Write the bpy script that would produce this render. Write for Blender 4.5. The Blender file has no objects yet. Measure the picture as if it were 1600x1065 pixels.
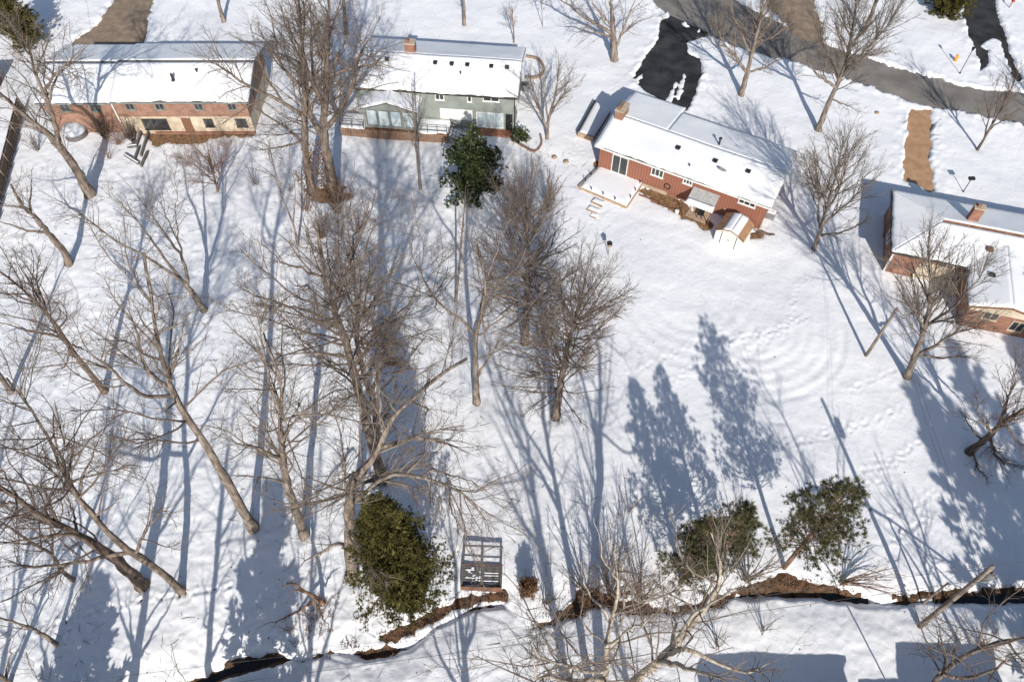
import bpy, math, random
import numpy as np
from mathutils import Vector, Matrix
R = math.radians
scene = bpy.context.scene
COL = scene.collection

# ------------------------------------------------------------------ camera, sky, sun, exposure
CAM_H = 58.0
cam = bpy.data.cameras.new('camera')
cam.sensor_width = 36.0
cam.lens = 36.0 * 1220.0 / 1600.0
cam.clip_start = 0.5
cam.clip_end = 3000.0
cam_o = bpy.data.objects.new('camera', cam)
COL.objects.link(cam_o)
cam_o.location = (0.0, 0.0, CAM_H)
cam_o.rotation_euler = (R(90.0 - 54.88), 0.0, 0.0)
scene.camera = cam_o

SUN_EL, SUN_AZ = R(32.0), math.atan2(0.117, -1.0)
world = bpy.data.worlds.new('World')
scene.world = world
world.use_nodes = True
wn = world.node_tree.nodes
sky = wn.new('ShaderNodeTexSky')
sky.sky_type = 'NISHITA'
sky.sun_disc = False
sky.sun_elevation = SUN_EL
sky.sun_rotation = SUN_AZ
sky.altitude = 200.0
world.node_tree.links.new(sky.outputs[0], wn['Background'].inputs[0])
wn['Background'].inputs[1].default_value = 0.11
sun = bpy.data.lights.new('sun', 'SUN')
sun.energy = 4.75
sun.angle = R(0.53)
sun.color = (1.0, 0.945, 0.87)
sun_o = bpy.data.objects.new('sun', sun)
COL.objects.link(sun_o)
sun_o.rotation_euler = Vector((-math.sin(SUN_AZ) * math.cos(SUN_EL), -math.cos(SUN_AZ) * math.cos(SUN_EL), -math.sin(SUN_EL))).to_track_quat('-Z', 'Y').to_euler()
sun_o.location = (8, -60, 60)
scene.view_settings.view_transform = 'Standard'
scene.view_settings.look = 'None'
scene.view_settings.exposure = 0.05
scene.view_settings.gamma = 1.0
scene.view_settings.use_curve_mapping = False

# ------------------------------------------------------------------ materials
def newmat(name, rough=0.8, spec=0.3):
    m = bpy.data.materials.new(name)
    m.use_nodes = True
    b = m.node_tree.nodes['Principled BSDF']
    b.inputs['Roughness'].default_value = rough
    b.inputs['Specular IOR Level'].default_value = spec
    return m, m.node_tree, b

def noise_mat(name, c1, c2, scale=3.0, rough=0.8, bump=0.0, stretch=(1, 1, 1), detail=5.0, spec=0.3, lo=0.35, hi=0.65, bdist=0.02):
    m, nt, b = newmat(name, rough, spec)
    N, L = nt.nodes, nt.links
    tc = N.new('ShaderNodeTexCoord'); mp = N.new('ShaderNodeMapping')
    mp.inputs['Scale'].default_value = stretch
    L.new(tc.outputs['Object'], mp.inputs['Vector'])
    n = N.new('ShaderNodeTexNoise'); n.inputs['Scale'].default_value = scale; n.inputs['Detail'].default_value = detail
    L.new(mp.outputs[0], n.inputs['Vector'])
    r = N.new('ShaderNodeValToRGB')
    r.color_ramp.elements[0].position = lo; r.color_ramp.elements[1].position = hi
    r.color_ramp.elements[0].color = (*c1, 1); r.color_ramp.elements[1].color = (*c2, 1)
    L.new(n.outputs['Fac'], r.inputs[0]); L.new(r.outputs[0], b.inputs['Base Color'])
    if bump:
        bp = N.new('ShaderNodeBump'); bp.inputs['Strength'].default_value = bump; bp.inputs['Distance'].default_value = bdist
        L.new(n.outputs['Fac'], bp.inputs['Height']); L.new(bp.outputs[0], b.inputs['Normal'])
    return m

def brick_mat(name, c1, c2, mortar, world_coords=True):
    m, nt, b = newmat(name, 0.85, 0.2)
    N, L = nt.nodes, nt.links
    tc = N.new('ShaderNodeTexCoord'); sp = N.new('ShaderNodeSeparateXYZ'); cb = N.new('ShaderNodeCombineXYZ'); ad = N.new('ShaderNodeMath')
    L.new(tc.outputs['Object'], sp.inputs[0])
    L.new(sp.outputs[0], ad.inputs[0]); L.new(sp.outputs[1], ad.inputs[1])
    L.new(ad.outputs[0], cb.inputs[0]); L.new(sp.outputs[2], cb.inputs[1])
    br = N.new('ShaderNodeTexBrick')
    br.inputs['Color1'].default_value = (*c1, 1); br.inputs['Color2'].default_value = (*c2, 1); br.inputs['Mortar'].default_value = (*mortar, 1)
    br.inputs['Scale'].default_value = 1.0; br.inputs['Brick Width'].default_value = 0.24; br.inputs['Row Height'].default_value = 0.085
    br.inputs['Mortar Size'].default_value = 0.012
    L.new(cb.outputs[0], br.inputs['Vector'])
    n = N.new('ShaderNodeTexNoise'); n.inputs['Scale'].default_value = 1.3; n.inputs['Detail'].default_value = 6
    L.new(tc.outputs['Object'], n.inputs['Vector'])
    mx = N.new('ShaderNodeMix'); mx.data_type = 'RGBA'; mx.blend_type = 'MULTIPLY'; mx.inputs[0].default_value = 0.7
    rr = N.new('ShaderNodeValToRGB'); rr.color_ramp.elements[0].position = 0.3; rr.color_ramp.elements[1].position = 0.7
    rr.color_ramp.elements[0].color = (0.6, 0.55, 0.55, 1); rr.color_ramp.elements[1].color = (1.25, 1.2, 1.15, 1)
    L.new(n.outputs['Fac'], rr.inputs[0])
    L.new(br.outputs['Color'], mx.inputs[6]); L.new(rr.outputs[0], mx.inputs[7]); L.new(mx.outputs[2], b.inputs['Base Color'])
    bp = N.new('ShaderNodeBump'); bp.inputs['Strength'].default_value = 0.4; bp.inputs['Distance'].default_value = 0.01; bp.invert = True
    L.new(br.outputs['Fac'], bp.inputs['Height']); L.new(bp.outputs[0], b.inputs['Normal'])
    return m

def snow_mat(name, litter):
    m, nt, b = newmat(name, 0.55, 0.25)
    N, L = nt.nodes, nt.links
    tc = N.new('ShaderNodeTexCoord')
    big = N.new('ShaderNodeTexNoise'); big.inputs['Scale'].default_value = 0.12; big.inputs['Detail'].default_value = 4
    fine = N.new('ShaderNodeTexNoise'); fine.inputs['Scale'].default_value = 2.2; fine.inputs['Detail'].default_value = 8; fine.inputs['Roughness'].default_value = 0.62
    for q in (big, fine): L.new(tc.outputs['Object'], q.inputs['Vector'])
    ra = N.new('ShaderNodeValToRGB')
    ra.color_ramp.elements[0].color = (0.775, 0.785, 0.81, 1); ra.color_ramp.elements[1].color = (0.875, 0.88, 0.885, 1)
    ra.color_ramp.elements[0].position = 0.3; ra.color_ramp.elements[1].position = 0.7
    L.new(big.outputs['Fac'], ra.inputs[0])
    col = ra.outputs[0]
    if litter:
        # scattered leaf bits and bark crumbs: voronoi cells, only some of them, thicker under the trees
        vo = N.new('ShaderNodeTexVoronoi'); vo.inputs['Scale'].default_value = 1.5
        wob = N.new('ShaderNodeTexNoise'); wob.inputs['Scale'].default_value = 9.0; wob.inputs['Detail'].default_value = 3
        L.new(tc.outputs['Object'], wob.inputs['Vector'])
        ad = N.new('ShaderNodeMix'); ad.data_type = 'VECTOR'; ad.inputs[0].default_value = 0.12
        L.new(tc.outputs['Object'], ad.inputs[4]); L.new(wob.outputs['Color'], ad.inputs[5])
        L.new(ad.outputs[1], vo.inputs['Vector'])
        lt = N.new('ShaderNodeMath'); lt.operation = 'LESS_THAN'; lt.inputs[1].default_value = 0.085
        L.new(vo.outputs['Distance'], lt.inputs[0])
        sp = N.new('ShaderNodeSeparateColor'); L.new(vo.outputs['Color'], sp.inputs[0])
        at = N.new('ShaderNodeAttribute'); at.attribute_name = 'litter'
        gt = N.new('ShaderNodeMath'); gt.operation = 'LESS_THAN'
        L.new(sp.outputs[0], gt.inputs[0]); L.new(at.outputs['Fac'], gt.inputs[1])
        mu = N.new('ShaderNodeMath'); mu.operation = 'MULTIPLY'; L.new(lt.outputs[0], mu.inputs[0]); L.new(gt.outputs[0], mu.inputs[1])
        mx = N.new('ShaderNodeMix'); mx.data_type = 'RGBA'
        L.new(mu.outputs[0], mx.inputs[0]); L.new(col, mx.inputs[6]); mx.inputs[7].default_value = (0.16, 0.10, 0.07, 1)
        col = mx.outputs[2]
    L.new(col, b.inputs['Base Color'])
    bp = N.new('ShaderNodeBump'); bp.inputs['Strength'].default_value = 0.5 if litter else 0.3; bp.inputs['Distance'].default_value = 0.11 if litter else 0.05
    L.new(fine.outputs['Fac'], bp.inputs['Height']); L.new(bp.outputs[0], b.inputs['Normal'])
    return m

def asphalt_mat(name, c1, c2, crack=True, scale=0.6):
    m = noise_mat(name, c1, c2, scale, 0.85, 0.35, detail=9.0, spec=0.25)
    return m

def board_mat(name, c1, c2, pitch, axis):      # fine grooves on painted boards
    m, nt, b = newmat(name, 0.7, 0.3)
    N, L = nt.nodes, nt.links
    tc = N.new('ShaderNodeTexCoord')
    n = N.new('ShaderNodeTexNoise'); n.inputs['Scale'].default_value = 0.9; n.inputs['Detail'].default_value = 8
    L.new(tc.outputs['Object'], n.inputs['Vector'])
    r = N.new('ShaderNodeValToRGB'); r.color_ramp.elements[0].position = 0.3; r.color_ramp.elements[1].position = 0.7
    r.color_ramp.elements[0].color = (*c1, 1); r.color_ramp.elements[1].color = (*c2, 1)
    L.new(n.outputs['Fac'], r.inputs[0])
    w = N.new('ShaderNodeTexWave'); w.bands_direction = axis; w.wave_profile = 'SAW'; w.inputs['Scale'].default_value = 0.314 / pitch
    L.new(tc.outputs['Object'], w.inputs['Vector'])
    bp = N.new('ShaderNodeBump'); bp.inputs['Strength'].default_value = 0.7; bp.inputs['Distance'].default_value = 0.02
    L.new(w.outputs['Fac'], bp.inputs['Height']); L.new(bp.outputs[0], b.inputs['Normal']); L.new(r.outputs[0], b.inputs['Base Color'])
    return m

M = {}
M['snow'] = snow_mat('snow_ground', True)
M['roof_snow'] = snow_mat('snow_roof', False)
M['road'] = asphalt_mat('road_asphalt', (0.165, 0.15, 0.135), (0.255, 0.235, 0.212), scale=0.35)
M['black'] = asphalt_mat('black_asphalt', (0.018, 0.018, 0.02), (0.05, 0.05, 0.052), scale=0.5)
M['tan_drive'] = asphalt_mat('tan_aggregate', (0.36, 0.215, 0.12), (0.46, 0.285, 0.165), scale=1.2)
M['brown_drive'] = asphalt_mat('brown_gravel', (0.2, 0.15, 0.11), (0.31, 0.235, 0.17), scale=1.0)
M['soil'] = noise_mat('bank_soil', (0.035, 0.021, 0.013), (0.15, 0.085, 0.05), 2.2, 0.95, 0.8, detail=10, bdist=0.12)
M['litter_grass'] = noise_mat('dead_grass', (0.12, 0.07, 0.038), (0.30, 0.18, 0.095), 3.0, 0.95, 0.6, detail=8, bdist=0.06)
M['water'] = noise_mat('creek_water', (0.006, 0.007, 0.008), (0.015, 0.016, 0.017), 1.0, 0.12, 0.15, spec=0.5)
for k, c1, c2 in (('brown', (0.105, 0.081, 0.065), (0.25, 0.2, 0.165)), ('tan', (0.135, 0.108, 0.088), (0.31, 0.255, 0.21)), ('grey', (0.11, 0.09, 0.075), (0.28, 0.235, 0.195)),
                  ('dark', (0.085, 0.06, 0.048), (0.21, 0.16, 0.125)), ('red', (0.15, 0.088, 0.06), (0.32, 0.21, 0.15)), ('pale', (0.27, 0.22, 0.17), (0.52, 0.46, 0.38))):
    M['bark_' + k] = noise_mat('bark_' + k, c1, c2, 4.5, 0.9, 0.9, (1, 1, 0.22), 8.0, 0.15, 0.38, 0.62, 0.04)
    M['twig_' + k] = noise_mat('twig_' + k, tuple(a * 1.15 for a in c1), tuple(0.25 * a + 0.72 * b_ for a, b_ in zip(c1, c2)), 1.2, 0.9, 0.0, spec=0.15)
M['cedar'] = noise_mat('cedar_foliage', (0.03, 0.034, 0.011), (0.15, 0.13, 0.038), 1.1, 0.75, 0, detail=6, spec=0.2, lo=0.3, hi=0.7)
M['pine'] = noise_mat('pine_needles', (0.045, 0.05, 0.022), (0.15, 0.142, 0.062), 1.5, 0.7, 0, detail=4, spec=0.25)
M['holly'] = noise_mat('broad_leaf', (0.014, 0.028, 0.010), (0.075, 0.095, 0.03), 1.7, 0.4, 0, detail=4, spec=0.5)
M['dead_leaf'] = noise_mat('dead_leaf', (0.11, 0.06, 0.032), (0.27, 0.155, 0.085), 2.0, 0.9)
M['brick'] = brick_mat('brick_wall', (0.25, 0.115, 0.075), (0.35, 0.18, 0.12), (0.30, 0.25, 0.21))
M['brick_old'] = brick_mat('brick_weathered', (0.26, 0.105, 0.062), (0.35, 0.16, 0.10), (0.24, 0.20, 0.17))
M['red_siding'] = noise_mat('red_brown_siding', (0.215, 0.085, 0.055), (0.31, 0.135, 0.09), 2.0, 0.75, 0.15, (4, 4, 0.4), 6)
M['green_siding'] = board_mat('grey_green_siding', (0.22, 0.245, 0.222), (0.31, 0.335, 0.305), 0.2, 'Z')
M['cream'] = noise_mat('cream_render', (0.42, 0.34, 0.25), (0.62, 0.53, 0.41), 1.2, 0.85, 0.1, detail=8)
M['white'] = noise_mat('white_paint', (0.66, 0.65, 0.62), (0.80, 0.79, 0.76), 3.0, 0.6)
M['shed_white'] = board_mat('shed_panel', (0.70, 0.66, 0.58), (0.82, 0.79, 0.72), 0.2, 'X')
M['trim_dark'] = noise_mat('dark_trim', (0.025, 0.022, 0.02), (0.06, 0.05, 0.045), 3.0, 0.7)
M['glass'] = noise_mat('window_glass', (0.018, 0.022, 0.024), (0.05, 0.055, 0.055), 0.8, 0.08, 0.0, spec=0.8)
M['pale_glass'] = noise_mat('curtained_glass', (0.36, 0.46, 0.49), (0.62, 0.70, 0.72), 0.9, 0.12, 0.0, spec=0.7)
M['shingle'] = noise_mat('shingles', (0.07, 0.065, 0.06), (0.15, 0.14, 0.13), 8.0, 0.9, 0.4)
M['soffit'] = noise_mat('soffit', (0.16, 0.17, 0.16), (0.24, 0.25, 0.24), 2.0, 0.8)
M['rust_roof'] = noise_mat('rusty_sheet', (0.25, 0.12, 0.06), (0.48, 0.30, 0.18), 2.5, 0.7, 0.2, (1, 6, 1), 8)
M['timber'] = noise_mat('weathered_timber', (0.16, 0.12, 0.095), (0.36, 0.285, 0.225), 3.0, 0.85, 0.4, (1, 1, 6), 8)
M['tan_timber'] = noise_mat('tan_timber', (0.32, 0.22, 0.15), (0.50, 0.37, 0.27), 3.0, 0.85, 0.3, (1, 3, 3), 7)
M['brown_timber'] = noise_mat('brown_timber', (0.12, 0.06, 0.036), (0.26, 0.135, 0.082), 2.0, 0.8, 0.3, (2, 2, 5), 8)
M['grey_timber'] = noise_mat('grey_timber', (0.085, 0.08, 0.078), (0.19, 0.18, 0.172), 3.0, 0.85, 0.3, (4, 4, 1), 8)
M['concrete'] = noise_mat('concrete', (0.36, 0.29, 0.21), (0.52, 0.43, 0.33), 1.5, 0.9, 0.3, detail=9)
M['stone'] = noise_mat('garden_stone', (0.20, 0.145, 0.10), (0.42, 0.32, 0.235), 2.2, 0.9, 0.6, detail=8)
M['metal'] = noise_mat('grey_metal', (0.15, 0.15, 0.155), (0.26, 0.26, 0.265), 3.0, 0.5)
M['awning'] = noise_mat('awning_sheet', (0.38, 0.38, 0.375), (0.52, 0.52, 0.51), 3.0, 0.6)
M['dark_metal'] = noise_mat('dark_metal', (0.012, 0.012, 0.014), (0.035, 0.035, 0.038), 3.0, 0.5)
M['orange'] = noise_mat('orange_paint', (0.62, 0.26, 0.05), (0.78, 0.40, 0.10), 3.0, 0.5)
M['red'] = noise_mat('red_paint', (0.5, 0.05, 0.03), (0.65, 0.09, 0.05), 3.0, 0.5)
M['cover'] = noise_mat('frosted_cover', (0.20, 0.23, 0.27), (0.62, 0.65, 0.70), 1.6, 0.7, 0.4, detail=9)
M['cable'] = noise_mat('cable', (0.07, 0.07, 0.075), (0.14, 0.14, 0.145), 1.0, 0.6)

# ------------------------------------------------------------------ helpers
def tag(o, label=None, cat=None, group=None, kind=None):
    if label: o['label'] = label
    if cat: o['category'] = cat
    if group: o['group'] = group
    if kind: o['kind'] = kind
    return o

def empty(name, loc=(0, 0, 0), rz=0.0):
    o = bpy.data.objects.new(name, None)
    o.empty_display_size = 0.3
    o.location = loc
    o.rotation_euler = (0, 0, rz)
    COL.objects.link(o)
    return o

def mesh_from(name, V, Fq, smooth=False):
    """V (n,3) array, Fq list of (m,k) int arrays"""
    me = bpy.data.meshes.new(name)
    V = np.asarray(V, np.float32)
    me.vertices.add(len(V)); me.vertices.foreach_set('co', V.ravel())
    idx = np.concatenate([f.ravel() for f in Fq]).astype(np.int32)
    tot = np.concatenate([np.full(len(f), f.shape[1], np.int32) for f in Fq])
    st = np.concatenate([[0], np.cumsum(tot)[:-1]]).astype(np.int32)
    me.loops.add(len(idx)); me.loops.foreach_set('vertex_index', idx)
    me.polygons.add(len(tot)); me.polygons.foreach_set('loop_start', st)
    if smooth: me.polygons.foreach_set('use_smooth', np.ones(len(tot), bool))
    me.update(calc_edges=True)
    return me

def link(name, me, mat, parent=None, loc=None, rot=None):
    o = bpy.data.objects.new(name, me)
    if mat is not None and not me.materials: me.materials.append(mat)
    if parent is not None: o.parent = parent
    if loc is not None: o.location = loc
    if rot is not None: o.rotation_euler = rot
    COL.objects.link(o)
    return o

class MB:
    def __init__(s): s.v = []; s.f = []
    def box(s, a, b, bev=0.0):
        n = len(s.v); (x0, y0, z0), (x1, y1, z1) = a, b
        s.v += [(x0, y0, z0), (x1, y0, z0), (x1, y1, z0), (x0, y1, z0), (x0, y0, z1), (x1, y0, z1), (x1, y1, z1), (x0, y1, z1)]
        s.f += [tuple(n + i for i in q) for q in ((0, 3, 2, 1), (4, 5, 6, 7), (0, 1, 5, 4), (1, 2, 6, 5), (2, 3, 7, 6), (3, 0, 4, 7))]
        return s
    def prism(s, poly, d):       # polygon (3d points) extruded by vector d
        n = len(s.v); k = len(poly)
        s.v += [tuple(p) for p in poly] + [(p[0] + d[0], p[1] + d[1], p[2] + d[2]) for p in poly]
        s.f.append(tuple(n + i for i in range(k))[::-1]); s.f.append(tuple(n + k + i for i in range(k)))
        for i in range(k): s.f.append((n + i, n + (i + 1) % k, n + k + (i + 1) % k, n + k + i))
        return s
    def tube(s, pts, r, sides=8, cap=True):
        pts = [Vector(p) for p in pts]; k = len(pts)
        rr = r if isinstance(r, (list, tuple)) else [r] * k
        n = len(s.v); up = None
        for i, p in enumerate(pts):
            d = (pts[min(i + 1, k - 1)] - pts[max(i - 1, 0)]).normalized()
            if up is None: up = d.orthogonal()
            up = (up - d * up.dot(d)).normalized(); w = d.cross(up)
            for j in range(sides):
                a = 2 * math.pi * j / sides
                s.v.append(tuple(p + (up * math.cos(a) + w * math.sin(a)) * rr[i]))
        for i in range(k - 1):
            for j in range(sides):
                j2 = (j + 1) % sides
                s.f.append((n + i * sides + j, n + i * sides + j2, n + (i + 1) * sides + j2, n + (i + 1) * sides + j))
        if cap:
            s.f.append(tuple(n + j for j in range(sides))[::-1]); s.f.append(tuple(n + (k - 1) * sides + j for j in range(sides)))
        return s
    def disc(s, c, r0, r1, h, sides=20):
        return s.tube([c, (c[0], c[1], c[2] + h)], [r0, r1], sides)
    def mesh(s, name, smooth=False):
        me = bpy.data.meshes.new(name); me.from_pydata(s.v, [], s.f)
        if smooth:
            me.polygons.foreach_set('use_smooth', np.ones(len(me.polygons), bool))
        me.update(); return me
    def build(s, name, mat, parent=None, loc=None, rot=None, smooth=False):
        return link(name, s.mesh(name, smooth), mat, parent, loc, rot)

def lattice(ix, iy, seed):
    h = (ix.astype(np.int64) * 374761393 + iy.astype(np.int64) * 668265263 + seed * 1442695041) & 0xffffffff
    h = ((h ^ (h >> 13)) * 1274126177) & 0xffffffff
    return ((h ^ (h >> 16)) & 0xffff) / 65535.0

def vnoise(x, y, s, seed=0):
    x = x / s; y = y / s
    ix = np.floor(x); iy = np.floor(y); fx = x - ix; fy = y - iy
    fx = fx * fx * (3 - 2 * fx); fy = fy * fy * (3 - 2 * fy)
    a = lattice(ix, iy, seed); b = lattice(ix + 1, iy, seed); c = lattice(ix, iy + 1, seed); d = lattice(ix + 1, iy + 1, seed)
    return (a * (1 - fx) + b * fx) * (1 - fy) + (c * (1 - fx) + d * fx) * fy - 0.5

def fbm(x, y, s, seed=0, o=3):
    r = 0; a = 1.0
    for i in range(o):
        r = r + a * vnoise(x, y, s, seed + i * 17); s *= 0.5; a *= 0.5
    return r

def poly_sd(X, Y, poly):
    """signed distance to a polygon, negative inside"""
    d = np.full(X.shape, 1e9); ins = np.zeros(X.shape, bool)
    n = len(poly)
    for i in range(n):
        ax, ay = poly[i]; bx, by = poly[(i + 1) % n]
        ex, ey = bx - ax, by - ay; wx, wy = X - ax, Y - ay
        t = np.clip((wx * ex + wy * ey) / (ex * ex + ey * ey + 1e-9), 0, 1)
        d = np.minimum(d, (wx - ex * t) ** 2 + (wy - ey * t) ** 2)
        c1 = (ay <= Y) & (by > Y); c2 = (ay > Y) & (by <= Y); cr = ex * wy - ey * wx
        ins ^= (c1 & (cr > 0)) | (c2 & (cr < 0))
    return np.where(ins, -1, 1) * np.sqrt(d)

def path_sd(X, Y, path, halfw):
    """distance to a polyline with a varying half width"""
    d = np.full(X.shape, 1e9)
    for i in range(len(path) - 1):
        ax, ay = path[i]; bx, by = path[i + 1]
        ex, ey = bx - ax, by - ay; wx, wy = X - ax, Y - ay
        t = np.clip((wx * ex + wy * ey) / (ex * ex + ey * ey + 1e-9), 0, 1)
        d = np.minimum(d, np.hypot(wx - ex * t, wy - ey * t) - (halfw[i] * (1 - t) + halfw[i + 1] * t))
    return d

def sstep(x, a, b):
    t = np.clip((x - a) / (b - a), 0, 1); return t * t * (3 - 2 * t)

# ------------------------------------------------------------------ terrain
# outlines on the ground, metres
ROAD = [(16.33, 104.73), (18.79, 94.65), (20.36, 91.62), (23.02, 88.83), (28.85, 84.68), (34.33, 81.85), (41.3, 77.67), (45.7, 74.61), (48.38, 73.69), (57.73, 70.56), (67.82, 67.35), (70.64, 73.58), (59.83, 76.13), (54.47, 77.07), (45.93, 81.23), (40.07, 84.81), (35.57, 88.97), (32.12, 92.19), (29.4, 95.68), (27.36, 104.73)]
BLACK_DRIVE = [(19.21, 90.91), (20.18, 91.48), (22.08, 89.66), (24.12, 88.01), (23.93, 86.66), (22.82, 85.6), (23.07, 81.73), (22.66, 79.86), (20.9, 74.73), (19.93, 72.9), (18.42, 73.81), (14.79, 77.55), (14.31, 79.0), (16.2, 82.74), (17.89, 86.13), (18.61, 89.11)]
BLACK_PATCH = [[(21.62, 86.13), (22.73, 86.66), (24.28, 86.93), (23.68, 82.74), (22.63, 83.0), (21.79, 83.77)], [(19.09, 75.66), (19.83, 78.03), (20.56, 80.23), (20.85, 79.49), (19.98, 76.83), (19.24, 74.5)], [(17.79, 74.73), (19.04, 77.79), (19.6, 78.63), (19.23, 76.83), (18.33, 74.27)], [(14.27, 78.51), (15.67, 80.48), (15.91, 79.73), (14.81, 77.79)]]
EAST_DRIVE = [(62.49, 104.73), (57.98, 92.19), (57.1, 86.66), (57.15, 84.03), (56.31, 80.23), (57.15, 80.23), (57.3, 78.27), (59.16, 80.48), (59.88, 78.27), (60.54, 78.63), (61.01, 83.0), (62.09, 89.66), (63.33, 96.13), (65.76, 104.73)]
EAST_PATCH = [[(58.0, 85.34), (59.75, 86.93), (60.77, 86.66), (60.36, 83.77), (59.93, 80.48), (59.36, 78.51), (56.3, 77.79), (56.0, 80.23), (57.45, 81.73), (58.42, 84.29)]]
TAN_DRIVE = [(45.55, 73.35), (47.98, 73.13), (46.93, 69.48), (45.27, 64.77), (44.86, 62.77), (44.52, 60.15), (43.76, 59.87), (42.6, 61.4), (41.48, 61.5), (42.92, 65.79), (44.36, 70.02)]
UP_DRIVE = [(35.75, 104.73), (33.27, 93.92), (33.96, 91.06), (35.48, 88.56), (36.84, 86.66), (38.8, 86.13), (39.12, 89.66), (39.26, 93.92), (41.05, 104.73)]
LEFT_DRIVE = [(-55.7, 108.06), (-52.34, 95.98), (-52.17, 91.76), (-52.95, 88.97), (-54.23, 86.66), (-54.31, 84.94), (-45.39, 84.94), (-46.14, 88.28), (-46.72, 93.19), (-47.19, 96.88), (-49.41, 108.06)]
CREEK = [(-28.22, 9.61), (-22.23, 11.8), (-20.4, 12.64), (-18.71, 13.15), (-16.97, 13.49), (-14.91, 13.36), (-12.72, 13.84), (-10.2, 13.66), (-7.3, 14.27), (-5.55, 15.6), (-2.81, 16.97), (-0.71, 17.25), (0.93, 15.87), (3.25, 15.87), (4.31, 16.97), (6.82, 17.34), (9.85, 16.97), (13.16, 17.2), (16.55, 17.81), (19.67, 18.05), (23.22, 18.05), (25.98, 17.72), (27.53, 17.34), (30.15, 17.44), (33.07, 17.72), (35.23, 17.81), (37.86, 17.91), (43.5, 17.81)]
CREEK_W = [.1, .15, .35, .35, .15, -.5, -.55, -.1, -.25, -.45, -.4, -.3, -.5, -.45, -.25, -.5, -.5, -.45, -.35, -.1, .1, .1, -.1, -.35, .16, .22, .2, .16, .16]
BANK = [[(-14.91, 13.32), (-13.62, 13.84), (-12.73, 13.97), (-13.57, 13.45)], [(-10.91, 13.92), (-9.56, 14.1), (-8.12, 14.27), (-8.18, 13.92), (-9.74, 13.58)], [(-9.61, 14.62), (-8.41, 15.51), (-6.96, 15.87), (-5.16, 16.97), (-2.94, 18.0), (-0.71, 18.19), (-0.28, 17.53), (-1.88, 17.34), (-4.68, 16.7), (-6.1, 15.6), (-7.36, 15.07)], [(0.92, 15.6), (2.79, 16.15), (4.24, 17.34), (5.0, 18.52), (6.64, 18.09), (8.94, 17.34), (12.2, 17.06), (15.64, 18.05), (16.02, 17.44), (12.11, 16.33), (8.88, 16.65), (6.09, 16.88), (3.73, 16.33), (2.31, 15.6)], [(15.84, 17.81), (18.18, 19.0), (20.63, 19.29), (22.93, 18.86), (25.2, 18.38), (25.91, 17.81), (23.66, 17.91), (20.88, 18.19), (18.01, 18.05)], [(28.37, 17.81), (30.85, 18.19), (34.24, 18.38), (38.15, 18.67), (37.97, 18.19), (33.1, 17.81), (29.21, 17.44)]]
GRASS = [[(13.42, 59.87), (14.71, 60.63), (17.31, 58.74), (19.31, 56.36), (20.24, 55.11), (19.41, 54.75), (17.37, 56.0), (15.59, 58.18)], [(8.99, 64.26), (10.05, 64.57), (14.64, 61.98), (14.25, 61.4), (10.94, 62.57), (9.35, 63.36)], [(-41.38, 69.37), (-38.83, 70.02), (-33.65, 69.37), (-29.06, 69.69), (-28.66, 68.72), (-32.7, 68.3), (-36.1, 67.66), (-39.53, 67.24)], [(23.65, 53.1), (24.88, 54.23), (25.69, 55.11), (26.01, 54.75), (24.98, 53.36)], [(-20.88, 60.34), (-17.57, 60.82), (-16.67, 58.93), (-18.57, 58.18), (-20.97, 58.74)]]
HOUSE3, H3_ROT = (8.6, 63.1), R(-28.9)
HOUSE1 = (-51.0, 68.6)
HOUSE2, H2_ROT = (-17.5, 70.6), R(-6.0)
HOUSE4, H4_ROT = (35.4, 48.7), R(-16.0)

TREE_FEET = [(-28.67, 44.19, 0.324), (-43.22, 49.99, 0.378), (-44.08, 59.4, 0.558), (-35.27, 35.32, 0.27), (-43.49, 35.32, 0.243), (-20.09, 23.01, 0.396), (-16.08, 22.44, 0.36), (-11.99, 19.24, 0.45), (-10.54, 27.06, 0.45), (-3.03, 34.29, 0.288), (1.16, 40.61, 0.36), (3.7, 32.91, 0.36), (-5.31, 45.4, 0.135), (-9.62, 60.25, 0.153), (-18.69, 59.58, 0.558), (-20.9, 59.58, 0.432), (-20.8, 87.88, 0.306), (-27.52, 18.52, 0.468), (-24.48, 18.14, 0.288), (-32.76, 18.95, 0.171), (-32.49, 14.32, 0.18), (-34.91, 11.72, 0.18), (-13.87, 17.25, 0.18), (6.1, 10.0, 0.42), (5.64, 9.61, 0.3), (34.3, 69.69, 0.324), (26.71, 75.77, 0.324), (12.45, 82.49, 0.45), (3.91, 68.19, 0.198), (29.91, 51.91, 0.216), (34.73, 36.9, 0.306), (37.73, 29.58, 0.297), (51.0, 66.3, 0.144), (0.24, 86.0, 0.09), (-6.09, 89.8, 0.243), (3.89, 89.52, 0.045), (-36.67, 90.35, 0.288), (-30.87, 59.87, 0.117), (-21.23, 52.33, 0.126), (26.9, 8.82, 0.234)]

def creek_d(X, Y): return path_sd(X, Y, CREEK, CREEK_W)

def earth_h(X, Y):
    d = creek_d(X, Y) + 0.35 * fbm(X, Y, 1.6, 5)
    ch = -1.15 * (1 - sstep(d, -0.5, 0.75)) - 0.28 * (1 - sstep(d, 0.5, 3.0))
    return ch + 0.22 * fbm(X, Y, 14.0, 3) * sstep(d, 1.0, 5.0) + 0.10 * fbm(X, Y, 3.5, 9) * sstep(d, 0.5, 2.0)

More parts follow.
